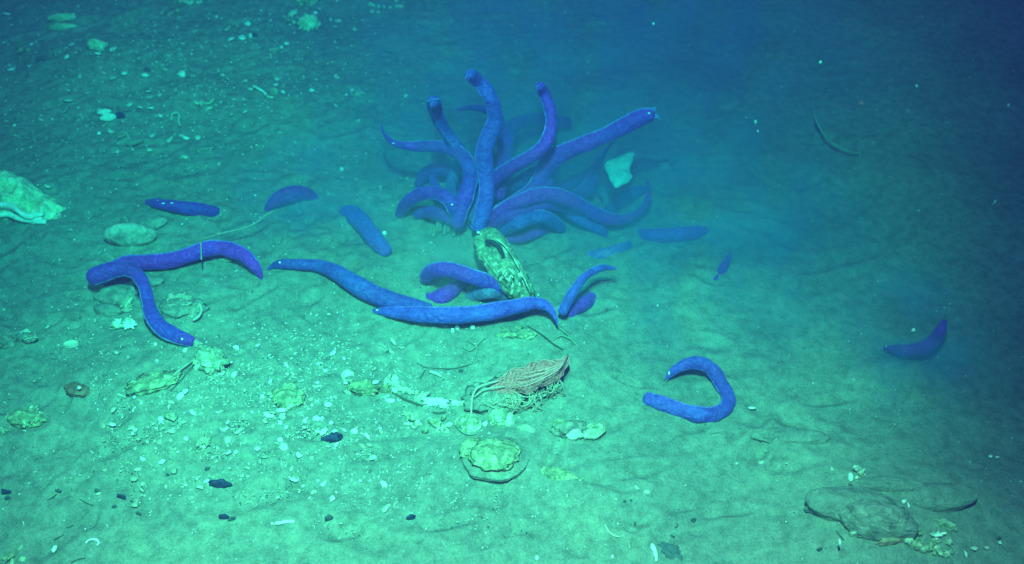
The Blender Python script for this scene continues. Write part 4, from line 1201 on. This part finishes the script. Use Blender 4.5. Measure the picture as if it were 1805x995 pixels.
# ------------------------------------------------------------------ shell grit
def region(u, v):
    """how thick the shell grit lies at a photo pixel (a real patch on the sea bed)"""
    g = lambda cu, cv, ru, rv: math.exp(-((u - cu) / ru) ** 2 - ((v - cv) / rv) ** 2)
    return min(1, 1.0 * g(480, 740, 170, 85) + 0.65 * g(330, 790, 150, 80) + 0.45 * g(620, 820, 110, 60) + 0.35 * g(560, 640, 150, 50)
               + 0.42 * g(300, 160, 280, 130) + 0.2 * g(120, 640, 150, 100) + 0.07 + 0.3 * g(770, 700, 150, 60) + 0.2 * g(700, 880, 300, 60)) * (0.35 if u > 1050 else 1)
rnd = random.Random(21)
GC = "white shell chips in the grit patch"
nchip = 0
while nchip < 285:
    u = rnd.uniform(150, 700); v = rnd.uniform(600, 900)
    if rnd.random() > region(u, v): continue
    w = 2.6 + 8.0 * rnd.random() ** 2.0
    chip(u, v, w, w * rnd.uniform(0.25, 0.7), "small pale shell chip among many alike in the grit patch at lower left", mat=rnd.choice(['white', 'white', 'cream', 'cream', 'dull']), rot=rnd.uniform(-60, 60), group=GC, name="shell_chip", tilt=0.5)
    nchip += 1
GF = "stray shell chips on the upper left sand"
nchip = 0
while nchip < 110:
    u = rnd.uniform(0, 640); v = rnd.uniform(8, 330)
    if rnd.random() > region(u, v) * 1.8: continue
    w = 2.4 + 7.0 * rnd.random() ** 2
    chip(u, v, w, w * rnd.uniform(0.35, 0.8), "stray pale shell chip among others alike on the upper left sand", mat=rnd.choice(['white', 'cream', 'cream', 'dull']), rot=rnd.uniform(-40, 40), group=GF, name="shell_chip", tilt=0.4)
    nchip += 1
# fine grit nobody could count
VF = {k: [] for k in ('white', 'dull', 'darkg')}
for _ in range(3000):                    # worm-tube squiggles and slivers
    while True:
        u = rnd.uniform(0, 1250); v = rnd.uniform(0, 960)
        if rnd.random() < region(u, v): break
    p = flat(u, v); s = psize(p); L_ = rnd.uniform(2.5, 8) * s; a = rnd.gauss(0.5, 0.8); k_ = rnd.uniform(-1.2, 1.2)
    P = []
    for i_ in range(4):
        q_ = Vector((p.x, p.y, 0)) + Vector((math.cos(a), math.sin(a), 0)) * (L_ * i_ / 3); a += k_ * 0.5
        P.append(Vector((q_.x, q_.y, float(HT(q_.x, q_.y)) + 0.0008)))
    r_ = rnd.uniform(0.35, 0.8) * s
    VF[rnd.choices(['white', 'dull', 'darkg'], [0.3, 0.5, 0.2])[0]].append(tube(P, [r_ * .5, r_, r_, r_ * .4], 5))
cnt = 0
while cnt < 15000:
    u = rnd.uniform(-60, 1860); v = rnd.uniform(0, 1020)
    if rnd.random() > region(u, v): continue
    p = flat(u, v); z = float(HT(p.x, p.y)); s = psize(p)
    w = (0.8 + 1.8 * rnd.random() ** 2.5) * s
    p = Vector((p.x, p.y, z + 0.0006))
    V = []; n = 5
    a0 = rnd.random() * 6.28; el = rnd.uniform(0.4, 0.9)
    for k in range(n):
        a = a0 + 2 * math.pi * k / n; r = w * rnd.uniform(0.7, 1.2)
        x = r * math.cos(a); y = r * math.sin(a) * el
        V.append(p + Vector((x * math.cos(a0) - y * math.sin(a0), x * math.sin(a0) + y * math.cos(a0), -0.001 + rnd.uniform(-0.4, 0.4) * w)))
    V.append(p + Vector((0, 0, w * 0.7)))
    F = [(k, (k + 1) % n, n) for k in range(n)]
    VF[rnd.choices(['white', 'dull', 'darkg'], [0.38, 0.5, 0.12])[0]].append((V, F))
    cnt += 1
V, F, MI = [], [], []
for mi_, k in enumerate(VF):
    for v_, f_ in VF[k]:
        o_ = len(V); V += v_; F += [tuple(i + o_ for i in q_) for q_ in f_]; MI += [mi_] * len(f_)
o = build("shell_grit", V, F, [M['white'], M['dull'], M['darkg']], smooth=False, mi=MI)
tag(o, "fine shell grit strewn over the silty sand", "shell grit", kind='stuff')
